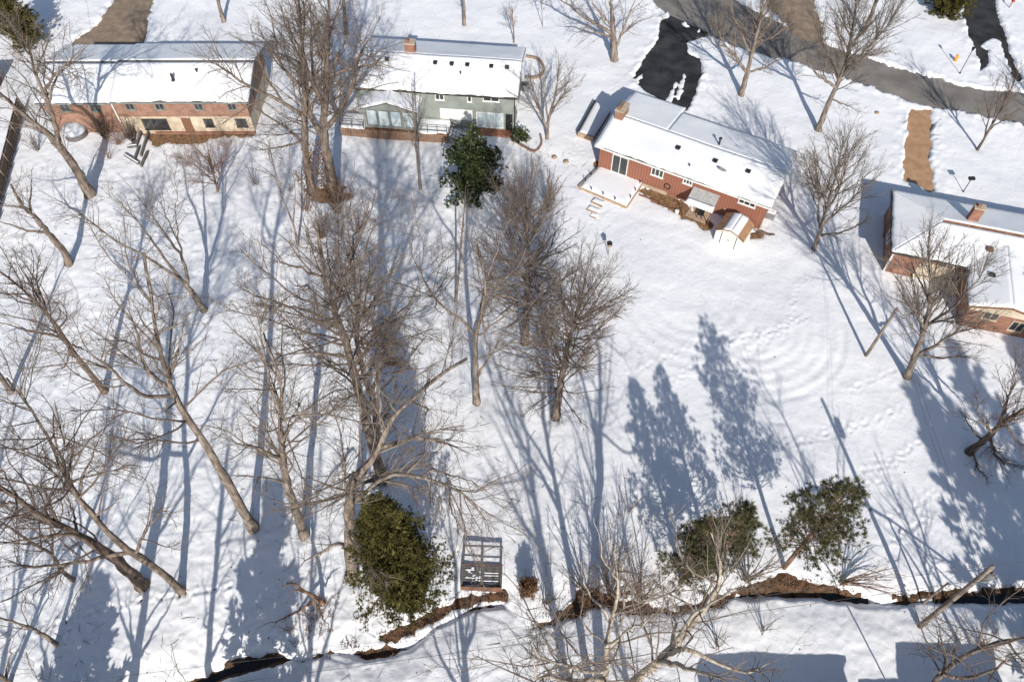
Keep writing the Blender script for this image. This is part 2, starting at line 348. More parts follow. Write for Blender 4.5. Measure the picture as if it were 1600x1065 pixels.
FEET = [([(10.44, 37.17), (11.93, 38.05), (13.73, 38.87), (15.58, 39.91), (17.48, 41.11), (19.38, 42.05)], 1), ([(19.04, 40.61), (21.27, 41.11), (23.42, 41.68), (25.61, 42.41), (27.41, 43.37)], 2), ([(21.31, 39.7), (22.92, 40.61), (24.22, 41.33), (25.51, 42.78), (26.41, 45.4), (27.63, 47.73)], 1),
        ([(21.71, 29.82), (24.51, 30.53), (26.85, 31.43), (29.11, 31.86), (31.22, 32.66), (33.38, 33.6)], 2), ([(28.89, 27.91), (30.79, 28.19), (32.08, 29.06), (33.13, 29.94), (34.1, 30.53)], 2), ([(29.53, 23.69), (31.22, 24.32), (32.47, 25.13), (33.84, 25.95)], 2), ([(29.3, 21.97), (31.33, 23.01), (32.9, 24.06)], 2), ([(27.61, 25.95), (29.11, 26.78), (30.47, 27.06)], 1),
        ([(8.12, 55.28), (8.85, 56.63), (10.53, 57.08)], 2), ([(7.13, 68.72), (7.37, 66.3), (7.96, 64.26)], 3), ([(12.02, 76.83), (14.02, 78.27), (15.48, 81.73), (16.74, 84.94)], 2), ([(13.35, 35.52), (14.63, 36.84), (15.93, 38.18)], 1), ([(2.98, 22.75), (7.59, 24.86), (10.22, 25.95), (12.85, 26.5)], 1), ([(29.49, 35.52), (30.49, 36.17), (32.07, 36.84), (33.94, 37.51)], 1),
        ([(46.14, 65.79), (48.03, 70.02), (49.02, 72.22)], 4), ([(23.05, 80.48), (22.4, 78.03), (21.46, 74.5)], 3), ([(-34.03, 15.07), (-30.78, 16.42), (-27.3, 17.34), (-23.64, 17.81), (-20.0, 18.52)], 3), ([(-21.52, 14.62), (-18.65, 16.42), (-16.31, 19.24), (-13.56, 20.22)], 2), ([(-18.85, 22.75), (-14.17, 24.86), (-8.22, 26.5), (-4.15, 27.62)], 2), ([(0.92, 14.62), (2.77, 15.29), (4.61, 15.29)], 2), ([(51.46, 78.03), (52.58, 76.83), (54.06, 75.66)], 2)]

def build_ground():
    # dense sheet under the view, growing coarse outwards to the horizon
    ru = [9.0]
    while ru[-1] < 99.0: ru.append(ru[-1] + 0.105 + 0.0019 * ru[-1])
    rows = np.array([-1500, -500, -200, -80, -40, -20, -8, -2, 2, 4.5, 6.2, 7.3, 8.1, 8.6] + ru + [100, 102, 105, 110, 120, 140, 180, 260, 420, 800, 1500.0])
    nc = 600
    cu = np.linspace(-1, 1, nc)
    far = np.array([1.03, 1.08, 1.2, 1.5, 2.2, 4, 8, 16, 30.0])
    cols = np.concatenate([-far[::-1], cu, far])
    hw = 31.5 + 0.40 * np.clip(rows, 8, 100)
    X = cols[None, :] * hw[:, None]; Y = np.repeat(rows[:, None], len(cols), 1)
    inner = ((np.abs(cols)[None, :] <= 1.2) & ((Y > 4) & (Y < 104)))
    sh = X.shape
    Z = np.zeros(sh); LT = np.zeros(sh)
    sel = np.where(inner)
    x, y = X[sel], Y[sel]
    e = earth_h(x, y)
    dc = creek_d(x, y)
    thick = 0.11 + 0.05 * fbm(x, y, 2.2, 21) + 0.03 * fbm(x, y, 0.7, 23, 2)
    # gentle drift lines, mostly across the slope
    thick += 0.018 * np.sin(1.9 * y + 5 * fbm(x, y, 9, 31) + 0.4 * x) * sstep(fbm(x, y, 8, 33), -0.2, 0.4)
    wob = 0.55 * fbm(x, y, 1.5, 41) + 0.35 * fbm(x, y, 0.5, 43, 2)
    def clear(poly, amt=0.2, w=0.25, rough=0.25):
        nonlocal thick
        d = poly_sd(x, y, poly) + wob * rough * 2
        k = 1 - sstep(d, -w, w)
        thick = thick * (1 - k) - amt * k
        near = np.exp(-np.clip(d, 0, 9) / 0.9) * (1 - k)
        return d, k, near
    pile = np.zeros_like(x)
    for poly, rough in ((ROAD, 0.5), (BLACK_DRIVE, 0.3), (EAST_DRIVE, 0.35), (TAN_DRIVE, 0.35), (UP_DRIVE, 0.5), (LEFT_DRIVE, 0.5)):
        d, k, near = clear(poly, 0.34, 0.2, rough)
        pile += near
    thick += pile * (0.10 + 0.45 * np.clip(fbm(x, y, 0.8, 51), -0.15, 1))
    for poly in BLACK_PATCH + EAST_PATCH:
        d = poly_sd(x, y, poly) + wob * 0.8
        k = 1 - sstep(d, -0.2, 0.25)
        thick = np.maximum(thick, k * (0.10 + 0.08 * fbm(x, y, 0.7, 53)) - (1 - k) * 0.4)
    wob = wob + 0.2 * fbm(x, y, 0.42, 47, 2)
    for poly in BANK: clear(poly, 0.12, 0.35, 0.42)
    for poly in GRASS: clear(poly, 0.14, 0.3, 0.6)
    # wet channel: snow ends raggedly at the water's edge
    wd = dc + 0.5 * fbm(x, y, 1.3, 61) + 0.25 * fbm(x, y, 0.4, 63)
    kk = 1 - sstep(wd, -0.05, 0.35)
    thick = thick * (1 - kk) - 0.15 * kk
    # leaf-strewn thin snow on the bank left of the cedar
    bl = poly_sd(x, y, [(-14.96, 16.65), (-11.35, 17.81), (-9.33, 16.42), (-9.61, 14.62), (-13.66, 14.1), (-15.34, 14.62)])
    thick -= 0.05 * (1 - sstep(bl, -0.6, 0.8))
    # circular tyre ruts in the open yard
    cx, cy = (21.97, 42.78)
    rr = np.hypot(x - cx, y - cy); an = np.arctan2(y - cy, x - cx)
    am = sstep(rr, 2.6, 4.2) * (1 - sstep(rr, 8.4, 9.8)) * sstep(np.cos(an + 0.9), -0.1, 0.8)
    thick += 0.036 * am * np.sin(rr * 2 * math.pi / 1.08) * (0.6 + 0.8 * vnoise(x, y, 2.5, 81))
    cx, cy = (17.18, 45.4)
    rr = np.hypot(x - cx, y - cy); an = np.arctan2(y - cy, x - cx)
    thick += 0.02 * sstep(rr, 2, 4) * (1 - sstep(rr, 8, 10)) * sstep(np.cos(an + 1.7), 0.0, 0.6) * np.sin(rr * 2 * math.pi / 1.3)
    # footprints
    rng = np.random.default_rng(4)
    for path, n in FEET:
        for k in range(n):
            px, py = np.array(path).T
            s = np.concatenate([[0], np.cumsum(np.hypot(np.diff(px), np.diff(py)))])
            q = np.arange(0, s[-1], 0.62); off = rng.normal(0, 0.35 * (k > 0) + 0.05)
            fx = np.interp(q, s, px) + off + rng.normal(0, 0.09, len(q)); fy = np.interp(q, s, py) + off * 0.6 + rng.normal(0, 0.09, len(q)) + 0.3 * (k - 0.5) * (k > 0)
            fx += 0.13 * np.where(np.arange(len(q)) % 2, 1, -1)
            for a, b in zip(fx, fy):
                m = (np.abs(x - a) < 0.5) & (np.abs(y - b) < 0.5)
                if m.any():
                    g = np.hypot(x[m] - a, (y[m] - b) * 0.8)
                    thick[m] += -0.07 * np.exp(-(g / 0.13) ** 2) + 0.028 * np.exp(-((g - 0.27) / 0.08) ** 2)
    # clods, leaf pits and drips of the wood
    wood = sstep(-x + 0.12 * (y - 30) + 6 * fbm(x, y, 12, 91), 0.0, 10.0) * (1 - sstep(y, 62, 70))
    thick += wood * 0.10 * np.clip(fbm(x, y, 0.55, 93, 2) - 0.05, -0.2, 0.5)
    low = (1 - sstep(y, 20, 30))
    thick += low * 0.07 * np.clip(fbm(x, y, 0.45, 95, 2), -0.3, 0.5)
    for bx, by, br in TREE_FEET:
        m = (np.abs(x - bx) < 2) & (np.abs(y - by) < 2)
        if m.any(): thick[m] -= 0.10 * np.exp(-(np.hypot(x[m] - bx, y[m] - by) / (br + 0.32)) ** 2)
    z = e + thick
    Z[sel] = z
    LT[sel] = np.clip(0.05 + 0.22 * wood + 0.12 * low * (x < 22) + 0.5 * (1 - sstep(bl, -1, 3)), 0, 0.6)
    nr, ncol = sh
    V = np.stack([X, Y, Z], -1).reshape(-1, 3)
    i = np.arange(nr - 1)[:, None] * ncol + np.arange(ncol - 1)[None, :]
    F = np.stack([i, i + 1, i + ncol + 1, i + ncol], -1).reshape(-1, 4)
    me = mesh_from('snow_ground', V, [F], True)
    at = me.attributes.new('litter', 'FLOAT', 'POINT'); at.data.foreach_set('value', LT.ravel().astype(np.float32))
    tag(link('ground', me, M['snow']), 'snow covered yards with tyre rings and footprints', None, None, 'structure')

build_ground()

def grid_sheet(name, x0, x1, y0, y1, step, hfun, mat, label):
    xs = np.arange(x0, x1 + step, step); ys = np.arange(y0, y1 + step, step)
    X, Y = np.meshgrid(xs, ys); Z = hfun(X.ravel(), Y.ravel())
    V = np.stack([X.ravel(), Y.ravel(), Z], -1); n = len(xs)
    i = np.arange(len(ys) - 1)[:, None] * n + np.arange(n - 1)[None, :]
    F = np.stack([i, i + 1, i + n + 1, i + n], -1).reshape(-1, 4)
    return tag(link(name, mesh_from(name, V, [F], True), mat), label, None, None, 'structure')

grid_sheet('creek_bank', -34, 46, 8.0, 21.5, 0.3, earth_h, M['soil'], 'bare brown leaf-littered creek bank')
for poly in GRASS:
    px = [p[0] for p in poly]; py = [p[1] for p in poly]
    grid_sheet('bare_ground', min(px) - 1, max(px) + 1, min(py) - 1, max(py) + 1, 0.25, earth_h, M['litter_grass'], 'brown dead grass showing where the snow melted')
def water_h(X, Y): return np.full(X.shape, -0.95)
w = grid_sheet('creek_water', -34, 46, 8.0, 21.5, 2.7, water_h, M['water'], 'narrow dark creek between snow banks')

def flat_sheet(name, poly, mat, label, grow=0.6, z=-0.03):
    c = np.mean(np.array(poly), 0)
    P = [Vector((p[0], p[1], 0)) for p in poly]
    area = sum(poly[i][0] * poly[(i + 1) % len(poly)][1] - poly[(i + 1) % len(poly)][0] * poly[i][1] for i in range(len(poly)))
    sg = 1 if area > 0 else -1
    out = []
    for i, p in enumerate(P):
        a = (p - P[i - 1]).normalized(); b = (P[(i + 1) % len(P)] - p).normalized()
        n = Vector((a.y + b.y, -a.x - b.x, 0)) * sg
        n = n.normalized() if n.length > 1e-6 else Vector((0, 0, 0))
        out.append(p + n * grow)
    import bmesh
    bm = bmesh.new()
    vs = [bm.verts.new((p.x, p.y, 0)) for p in out]
    es = [bm.edges.new((vs[i], vs[(i + 1) % len(vs)])) for i in range(len(vs))]
    bmesh.ops.triangle_fill(bm, edges=es, use_beauty=True)
    # subdivide and lay on the earth
    for _ in range(4): bmesh.ops.subdivide_edges(bm, edges=[e for e in bm.edges if e.calc_length() > 1.2], cuts=1, use_grid_fill=False); bmesh.ops.triangulate(bm, faces=bm.faces[:])
    co = np.array([v.co[:] for v in bm.verts]); h = earth_h(co[:, 0], co[:, 1])
    for v, hh in zip(bm.verts, h): v.co.z = hh + z
    bmesh.ops.recalc_face_normals(bm, faces=bm.faces[:])
    me = bpy.data.meshes.new(name); bm.to_mesh(me); bm.free()
    if len(me.polygons) and me.polygons[0].normal.z < 0: me.flip_normals()
    return tag(link(name, me, mat), label, None, None, 'structure')

flat_sheet('street', ROAD, M['road'], 'worn grey brown asphalt street', z=-0.06)
flat_sheet('driveway', BLACK_DRIVE, M['black'], 'black asphalt driveway with snow patches', z=-0.04)
flat_sheet('driveway', EAST_DRIVE, M['black'], 'dark asphalt driveway at the top right', z=-0.05)
flat_sheet('driveway', TAN_DRIVE, M['tan_drive'], 'tan concrete driveway cleared of snow', z=-0.04)
flat_sheet('driveway', UP_DRIVE, M['brown_drive'], 'tan gravel drive leaving the street at the top', z=-0.045)
flat_sheet('driveway', LEFT_DRIVE, M['brown_drive'], 'brown gravel drive behind the long brick house', z=-0.045)

# ------------------------------------------------------------------ house parts
def snow_slab(parent, q, t=0.14, step=0.35, seed=0, name='roof_snow', ripple=0.0, edge=0.35, join=()):
    q = [np.array(p, float) for p in q]
    nu = max(3, int(np.linalg.norm(q[1] - q[0]) / step)); nv = max(3, int(np.linalg.norm(q[3] - q[0]) / step))
    u = np.linspace(0, 1, nu + 1); v = np.linspace(0, 1, nv + 1)
    U, Vv = np.meshgrid(u, v); U = U[..., None]; Vv = Vv[..., None]
    if step > .2:       # the lower edge has slumped unevenly
        le, lw = np.linalg.norm(q[1] - q[0]), np.linalg.norm(q[3] - q[0])
        Vv = Vv + (1 - Vv) ** 6 * (0.05 + 0.2 * fbm(U * le, U * 0 + seed * 3.7, 1.3, seed + 9) + 0.12 * fbm(U * le, U * 0, 0.5, seed + 11, 2)) / lw
    P = (q[0] * (1 - U) + q[1] * U) * (1 - Vv) + (q[3] * (1 - U) + q[2] * U) * Vv
    n = np.cross(q[1] - q[0], q[3] - q[0]); n /= np.linalg.norm(n)
    lu, lv = np.linalg.norm(q[1] - q[0]), np.linalg.norm(q[3] - q[0]); big = 99.0      # edges in `join` (s e n w) run on into the next slope
    du = np.minimum(U[..., 0] * lu + (big if 'w' in join else 0), (1 - U[..., 0]) * lu + (big if 'e' in join else 0))
    dv = np.minimum(Vv[..., 0] * lv + (big if 's' in join else 0), (1 - Vv[..., 0]) * lv + (big if 'n' in join else 0))
    e = np.clip(np.minimum(du, dv) / edge, 0, 1) ** 0.5
    h = t * (0.25 + 0.75 * e) + 0.05 * fbm(P[..., 0], P[..., 1], 1.5, seed) * e
    if ripple: h = h + ripple * np.sin(U[..., 0] * np.linalg.norm(q[1] - q[0]) * 2 * math.pi / 0.62 + 2 * fbm(P[..., 0], P[..., 1], 3, seed + 5)) * e
    T = P + np.array([0, 0, 1.0]) * h[..., None]
    nn = nu + 1
    V = np.concatenate([T.reshape(-1, 3), P.reshape(-1, 3)])
    i = np.arange(nv)[:, None] * nn + np.arange(nu)[None, :]
    F = np.stack([i, i + 1, i + nn + 1, i + nn], -1).reshape(-1, 4)
    o = (nu + 1) * (nv + 1)
    b = list(range(nu + 1)) + [k * nn + nu for k in range(1, nv + 1)] + [nv * nn + k for k in range(nu - 1, -1, -1)] + [k * nn for k in range(nv - 1, 0, -1)]
    b = np.array(b); b2 = np.roll(b, -1)
    S = np.stack([b + o, b2 + o, b2, b], -1)
    return link(name, mesh_from(name, V, [F, S], True), M['roof_snow'], parent)

def slab(q, t=0.16):
    n = (Vector(q[1]) - Vector(q[0])).cross(Vector(q[-1]) - Vector(q[0])).normalized() * -t
    m = MB(); m.prism([tuple(p) for p in q], tuple(n)); return m

WM = {}
def unit_box():
    if 'b' not in WM: WM['b'] = MB().box((-.5, -.5, -.5), (.5, .5, .5)).mesh('block')
    return WM['b']

def block(name, a, b, mat, parent):
    """an axis aligned box part in the parent's frame"""
    return MB().box(a, b).build(name, mat, parent)

def window(parent, x0, x1, z0, z1, y, face='S', mull=1, trim='white', glass='glass', sill=True, name='window'):
    """window set on a wall; face S looks to -y at y, E to +x at x=y, W to -x"""
    f = MB(); g = MB(); t = 0.09; d = 0.06
    def put(mb, a0, a1, b0, b1, o0, o1):
        if face == 'S': mb.box((a0, y - o1, b0), (a1, y - o0, b1))
        elif face == 'E': mb.box((y + o0, a0, b0), (y + o1, a1, b1))
        elif face == 'W': mb.box((y - o1, a0, b0), (y - o0, a1, b1))
        else: mb.box((a0, y + o0, b0), (a1, y + o1, b1))
    put(f, x0, x1, z1 - t, z1, 0.0, d); put(f, x0, x1, z0, z0 + t, 0.0, d)
    put(f, x0, x0 + t, z0 + t, z1 - t, 0.0, d - .003); put(f, x1 - t, x1, z0 + t, z1 - t, 0.0, d - .003)
    for k in range(mull):
        c = x0 + (x1 - x0) * (k + 1) / (mull + 1); put(f, c - t * .4, c + t * .4, z0 + t, z1 - t, 0.0, d - .006)
    fr = f.build(name, M[trim], parent)
    n = mull + 1
    for k in range(n):
        g = MB(); a = x0 + t + (x1 - x0 - 2 * t) * k / n; b = x0 + t + (x1 - x0 - 2 * t) * (k + 1) / n
        put(g, a + .03, b - .03, z0 + t, z1 - t, 0.004, 0.02); g.build('pane', M[glass], fr)
    if sill:
        s = MB(); put(s, x0 - .06, x1 + .06, z0 - .07, z0 - .004, 0.0, d + .05); s.build('sill', M[trim], fr)
    return fr

def vent(parent, x, y, z, s=0.28, mat='dark_metal', h=0.28, name='roof_vent'):
    m = MB(); m.box((x - s, y - s, z - .1), (x + s, y + s, z + h * .55)); m.box((x - s * 1.15, y - s * 1.15, z + h * .55), (x + s * 1.15, y + s * 1.15, z + h))
    return m.build(name, M[mat], parent)

def pipe(parent, x, y, z, h=0.5, r=0.07, name='vent_pipe', mat='metal', cap=True):
    m = MB(); m.tube([(x, y, z - .2), (x, y, z + h)], r, 8)
    if cap: m.tube([(x, y, z + h), (x, y, z + h + .12)], [r * 2, r * 1.3], 8)
    return m.build(name, M[mat], parent)

def chimney(parent, x0, x1, y0, y1, z0, z1, mat='brick', name='chimney'):
    c = block(name, (x0, y0, z0), (x1, y1, z1), M[mat], parent)
    block('chimney_cap', (x0 - .06, y0 - .06, z1 + .002), (x1 + .06, y1 + .06, z1 + .12), M['concrete'], c)
    m = MB(); m.box((x0 + .15, y0 + .15, z1 + .122), (x0 + .45, y1 - .15, z1 + .4)); m.build('flue', M['brick_old'], c)
    return c

# ------------------------------------------------------------------ red-brown ranch house
def ranch_house():
    h = empty('ranch_house', (HOUSE3[0], HOUSE3[1], 0), H3_ROT)
    tag(h, 'red brown ranch house with snowy roof, brick chimney and rear deck', 'house')
    W, D, DG, XG = 18.8, 9.2, 10.4, 6.0
    EZ, RZ, RY = 3.5, 4.38, 4.55
    i = 0.45
    sl = (RZ - EZ) / RY
    # core walls: south skin is separate boards
    wall = MB()
    wall.prism([(i, i, -.6), (W - i, i, -.6), (W - i, i, EZ + i * sl - .18), (i, i, EZ + i * sl - .18)], (0, D - 2 * i, 0))
    wall.prism([(W - i - .2, i, EZ + i * sl - .2), (W - i - .2, D - i, EZ + i * sl - .2), (W - i - .2, RY, RZ - .17)], (.199, 0, 0))
    wall.prism([(i, i, EZ + i * sl - .2), (i, D - i, EZ + i * sl - .2), (i, RY, RZ - .17)], (.2, 0, 0))
    wall.box((i, D - i - .01, -.6), (XG - i, DG - i, EZ - .05))
    wall.build('wall', M['red_siding'], h)
    bd = MB().box((0, -.05, 0), (.285, 0, 1)).mesh('siding_board')
    bd.materials.append(M['red_siding'])
    k = 0; x = i
    while x < W - i - .2:
        o = link('siding_board', bd, None, h, (x + .007, i - .002 - .01 * (k % 3 == 0), .45 - .035 * x)); o.scale = (1, 1, EZ + i * sl - .19 - (.45 - .035 * x)); x += .3; k += 1
    k = 0; y = i
    while y < D - i - .2:
        hz = EZ + (min(y, D - y - .3)) * sl - .22
        hz = min(hz, RZ - .3)
        o = link('siding_board', bd, None, h, (W - i + .004, y, -.1), (0, 0, R(90))); o.scale = (1, 1, hz + .1); y += .3; k += 1
    # concrete foot of the wall on the deck side and brick plinth further on
    block('foundation', (i - .06, i - .12, -.4), (8.4, i - .055, .46), M['concrete'], h)
    block('foundation', (8.402, i - .11, -.4), (W - i + .02, i - .055, .30), M['brick_old'], h)
    # roof
    s1 = [(0, 0, EZ), (W, 0, EZ), (W, RY, RZ), (0, RY, RZ)]
    n1 = [(W, D, EZ), (XG, D, EZ), (XG, RY, RZ), (W, RY, RZ)]
    ez2 = RZ - (DG - RY) * sl
    n2 = [(XG, DG, ez2), (0, DG, ez2), (0, RY, RZ), (XG, RY, RZ)]
    rf = slab(s1).build('roof', M['shingle'], h)
    slab(n1).build('roof', M['shingle'], h); slab([(a - .002 if a > 1 else a, b, c) for a, b, c in n2]).build('roof', M['shingle'], h)
    up = lambda q: [(a, b, c + .004) for a, b, c in q]
    snow_slab(h, up(s1), .16, .3, 3, ripple=.003, join='n'); snow_slab(h, up(n1), .16, .3, 3, ripple=.010, join='ne'); snow_slab(h, up(n2), .16, .3, 3, ripple=.006, join='nw')
    for nm, a, b in (('gutter', (0, -.1, EZ - .14), (W, -.005, EZ - .01)), ('gutter', (XG, D + .005, EZ - .14), (W, D + .1, EZ - .01))):
        block(nm, a, b, M['white'], h)
    for xx in (-.05, W + .004):
        m = MB(); m.prism([(xx, 0, EZ - .2), (xx, RY, RZ - .2), (xx, D, EZ - .2), (xx, D, EZ + .03), (xx, RY, RZ + .03), (xx, 0, EZ + .03)], (.046, 0, 0)); m.build('rake_board', M['white'], h)
    chimney(h, .35, 1.25, RY - .75, RY + .85, 3.7, RZ + 1.0, 'brick')
    # openings on the deck side
    window(h, 1.95, 3.75, .55, 2.95, i - .07, mull=1, name='patio_door', sill=False)
    block('door_step', (2.8, i - .45, .42), (3.6, i - .075, .55), M['trim_dark'], h)
    window(h, 6.3, 7.65, 2.05, 3.1, i - .07, mull=2)
    window(h, 9.75, 10.75, 2.45, 3.12, i - .07, mull=2)
    window(h, 15.6, 17.35, 2.5, 3.15, i - .07, mull=2)
    window(h, 1.2, 4.4, .6, 2.6, DG - i, 'N', mull=3, name='garage_door', glass='white')
    window(h, 8, 9.6, 1.2, 2.6, D - i, 'N', mull=1); window(h, 12, 13.6, 1.2, 2.6, D - i, 'N', mull=1)
    for (x, y) in ((7.9, 2.9), (11.9, 2.9), (15.3, 3.0)):
        vent(h, x, y, EZ + y * sl + .12, .2, h=.2)
    pipe(h, 11.4, 5.2, RZ - .1, .9, .1, 'flue_pipe', 'dark_metal'); pipe(h, 9.8, 1.3, EZ + 1.3 * sl, .35, .05, 'vent_pipe', 'dark_metal')
    m = MB(); m.tube([(13.0, 2.0, EZ + 2 * sl), (13.0, 2.0, EZ + 2 * sl + .55)], .03, 6); m.tube([(13.0, 1.9, EZ + 2 * sl + .5), (13.0, 2.02, EZ + 2 * sl + .56)], [.42, .12], 16); m.build('satellite_dish', M['metal'], h)
    for x in (14.6, 16.0, 16.35, 16.9):
        m = MB(); m.tube([(x, i - .06, 1.05), (x, i - .2, 1.0)], .07, 8); m.build('wall_vent', M['white'], h)
    m = MB()
    for kk in range(16):
        a = 2 * math.pi * kk / 16; a2 = 2 * math.pi * (kk + 1) / 16
        m.tube([(8.3 + .33 * math.cos(a), i - .12, 1.25 + .33 * math.sin(a)), (8.3 + .33 * math.cos(a2), i - .12, 1.25 + .33 * math.sin(a2))], .05, 5)
    m.build('garden_hose', M['dark_metal'], h)
    # awning over the side door
    aw = MB()
    for kk in range(14):
        x = 10.95 + kk * .2
        aw.prism([(x, i - .06, 2.45), (x + .19, i - .06, 2.45), (x + .19, -1.75, 2.0), (x, -1.75, 2.0)], (0, 0, -.05))
    a = aw.build('awning', M['awning'], h)
    snow_slab(a, [(10.92, -1.78, 2.01), (13.8, -1.78, 2.01), (13.8, -1.05, 2.2), (10.92, -1.05, 2.2)], .12, .2, 9, 'awning_snow', edge=.15)
    for x in (11.0, 13.65):
        MB().tube([(x, -1.65, -.4), (x, -1.65, 2.0)], .05, 6).build('awning_post', M['brown_timber'], a)
    block('side_door', (11.9, i - .12, .05), (12.8, i - .058, 2.05), M['white'], h)
    # stoop under the awning
    st = MB(); st.box((11.2, -1.5, -.3), (13.4, .33, .12)); st.box((11.5, -1.9, -.3), (13.1, -1.5, -.06)); st.build('stoop', M['tan_timber'], h)
    # wooden retaining edge along the bed under the wall
    for kk, (x0, x1) in enumerate(((5.9, 8.1), (8.12, 10.6))):
        m = MB(); m.box((x0, -1.15 - kk * .25, -.3), (x1, -1.0 - kk * .25, .22)); m.build('bed_edge', M['brown_timber'], h)
    return h
ranch_house()

def ranch_extras():
    fr = empty('rear_deck', (HOUSE3[0], HOUSE3[1], 0), H3_ROT)
    tag(fr, 'low square timber deck under snow behind the red ranch house', 'deck')
    P = [(0.57, 0.84), (-0.02, -3.27), (5.52, -3.51), (5.57, 1.35)]
    c = P
    z = .42
    top = [(p[0], p[1], z) for p in c]
    import itertools
    dk = MB(); dk.prism([(p[0], p[1], z - .12) for p in c][::-1] if False else [(p[0], p[1], z - .12) for p in c], (0, 0, .10)); dk.build('deck_floor', M['tan_timber'], fr)
    snow_slab(fr, top, .16, .25, 14, 'deck_snow', edge=.5)
    for k in range(4):
        a, b = Vector((*c[k], 0)), Vector((*c[(k + 1) % 4], 0)); d = (b - a).normalized(); n = Vector((d.y, -d.x, 0))
        mid = sum((Vector((*q, 0)) for q in c), Vector()) / 4
        if n.dot(a - mid) < 0: n = -n
        for r, (z0, z1) in enumerate(((-.3, .03), (.045, z + .04))):
            m = MB(); m.prism([tuple(a + n * .0 + Vector((0, 0, z0))), tuple(b + Vector((0, 0, z0))), tuple(b + n * .1 + Vector((0, 0, z0))), tuple(a + n * .1 + Vector((0, 0, z0)))], (0, 0, z1 - z0)); m.build('edge_board', M['tan_timber'], fr)
        L = (b - a).length
        for j in range(1, 4):
            if k == 3: continue
            p = a + d * (L * j / 4) - n * .12
            m = MB(); m.tube([(p.x, p.y, z - .1), (p.x, p.y, z + .42)], .045, 6); m.disc((p.x, p.y, z + .42), .08, .03, .1, 8); m.build('deck_light', M['dark_metal'], fr)
    labels = ('timber garden step nearest the deck', 'middle timber garden step below the deck', 'lowest timber garden step below the deck')
    for k, q in enumerate(([(2.03, -4.6), (3.29, -4.64)], [(2.06, -5.74), (3.31, -5.77)], [(2.69, -6.43), (3.47, -6.4)])):
        st = empty('garden_step', (HOUSE3[0], HOUSE3[1], 0), H3_ROT); tag(st, labels[k], 'step', 'garden steps')
        a, b = Vector((*q[0], 0)), Vector((*q[1], 0)); d = (b - a).normalized(); n = Vector((-d.y, d.x, 0))
        m = MB(); m.prism([tuple(a), tuple(b), tuple(b + n * .16), tuple(a + n * .16)], (0, 0, .34 - .07 * k)); m.build('riser', M['tan_timber'], st)
        zz = .30 - .07 * k
        snow_slab(st, [tuple(a + n * .162 + Vector((0, 0, zz))), tuple(b + n * .162 + Vector((0, 0, zz))), tuple(b + n * .8 + Vector((0, 0, zz))), tuple(a + n * .8 + Vector((0, 0, zz)))], .08, .15, 30 + k, 'tread_snow', edge=.1)
    # raised patio at the west end
    pt = empty('raised_patio', (HOUSE3[0], HOUSE3[1], 0), H3_ROT); tag(pt, 'raised snow bed with tan wall at the chimney end of the ranch house', 'planter')
    q = [(-3.72, 4.12), (-1.86, 4.18), (-2.17, 9.23), (-4.37, 9.95)]
    for k, mat in ((0, 'tan_timber'), (3, 'trim_dark')):
        a, b = Vector((*q[k], 0)), Vector((*q[(k + 1) % 4], 0)); d = (b - a).normalized(); n = Vector((d.y, -d.x, 0)) * .15
        m = MB(); m.prism([tuple(a), tuple(b), tuple(b + n), tuple(a + n)], (0, 0, .75)); m.build('retaining_wall', M[mat], pt)
    m = MB(); m.prism([(p[0], p[1], -.3) for p in q], (0, 0, .9)); m.build('fill', M['soil'], pt)
    snow_slab(pt, [(p[0], p[1], .605) for p in q], .16, .25, 17, 'patio_snow', edge=.3)
    # shed
    g = [(14.91, -3.29), (17.71, -3.49)]
    sd = empty('garden_shed', (HOUSE3[0], HOUSE3[1], 0), H3_ROT); tag(sd, 'small white metal shed with gambrel roof beside the ranch house', 'shed')
    x0, y0 = g[0]; w = math.hypot(g[1][0] - g[0][0], g[1][1] - g[0][1]); an = math.atan2(g[1][1] - g[0][1], g[1][0] - g[0][0])
    sd.location = (HOUSE3[0] + x0 * math.cos(H3_ROT) - y0 * math.sin(H3_ROT), HOUSE3[1] + x0 * math.sin(H3_ROT) + y0 * math.cos(H3_ROT), 0)
    sd.rotation_euler = (0, 0, H3_ROT + an)
    d, eh, kh, rh, kx = 2.5, 1.65, 2.05, 2.3, .62
    prof = [(0, -.2), (w, -.2), (w, eh), (w - kx, kh), (w / 2, rh), (kx, kh), (0, eh)]
    MB().prism([(x, 0, z) for x, z in prof], (0, d, 0)).build('wall', M['shed_white'], sd)
    o = .1
    pts = [(-.12, eh - .05), (kx, kh), (w / 2, rh), (w - kx, kh), (w + .12, eh - .05)]
    for k in range(4):
        (a, za), (b, zb) = pts[k], pts[k + 1]
        quad = [(a, -o, za + .02), (b, -o, zb + .02), (b, d + o, zb + .02), (a, d + o, za + .02)]
        slab([(p[0], p[1], p[2] + .03) for p in quad], .03).build('roof_panel', M['rust_roof'], sd)
        if k in (1, 2): snow_slab(sd, [(p[0], p[1], p[2] + .035) for p in quad], .1, .2, 40 + k, edge=.12)
        m = MB(); m.prism([(a, -o - .03, za - .06), (b, -o - .03, zb - .06), (b, -o - .03, zb + .06), (a, -o - .03, za + .06)], (0, .027, 0)); m.build('trim', M['brown_timber'], sd)
    for xx in (.62, w - .66):
        block('door_rail', (xx, -.05, .05), (xx + .05, -.003, 1.75), M['trim_dark'], sd)
    for k in range(2):
        dd = block('door', (.68 + k * (w / 2 - .68), -.035, .08), (w / 2 - .01 + k * (w / 2 - .68), -.003, 1.74), M['shed_white'], sd)
        block('handle', (w / 2 - .09 + k * .14, -.06, .85), (w / 2 - .05 + k * .14, -.036, 1.0), M['dark_metal'], dd)
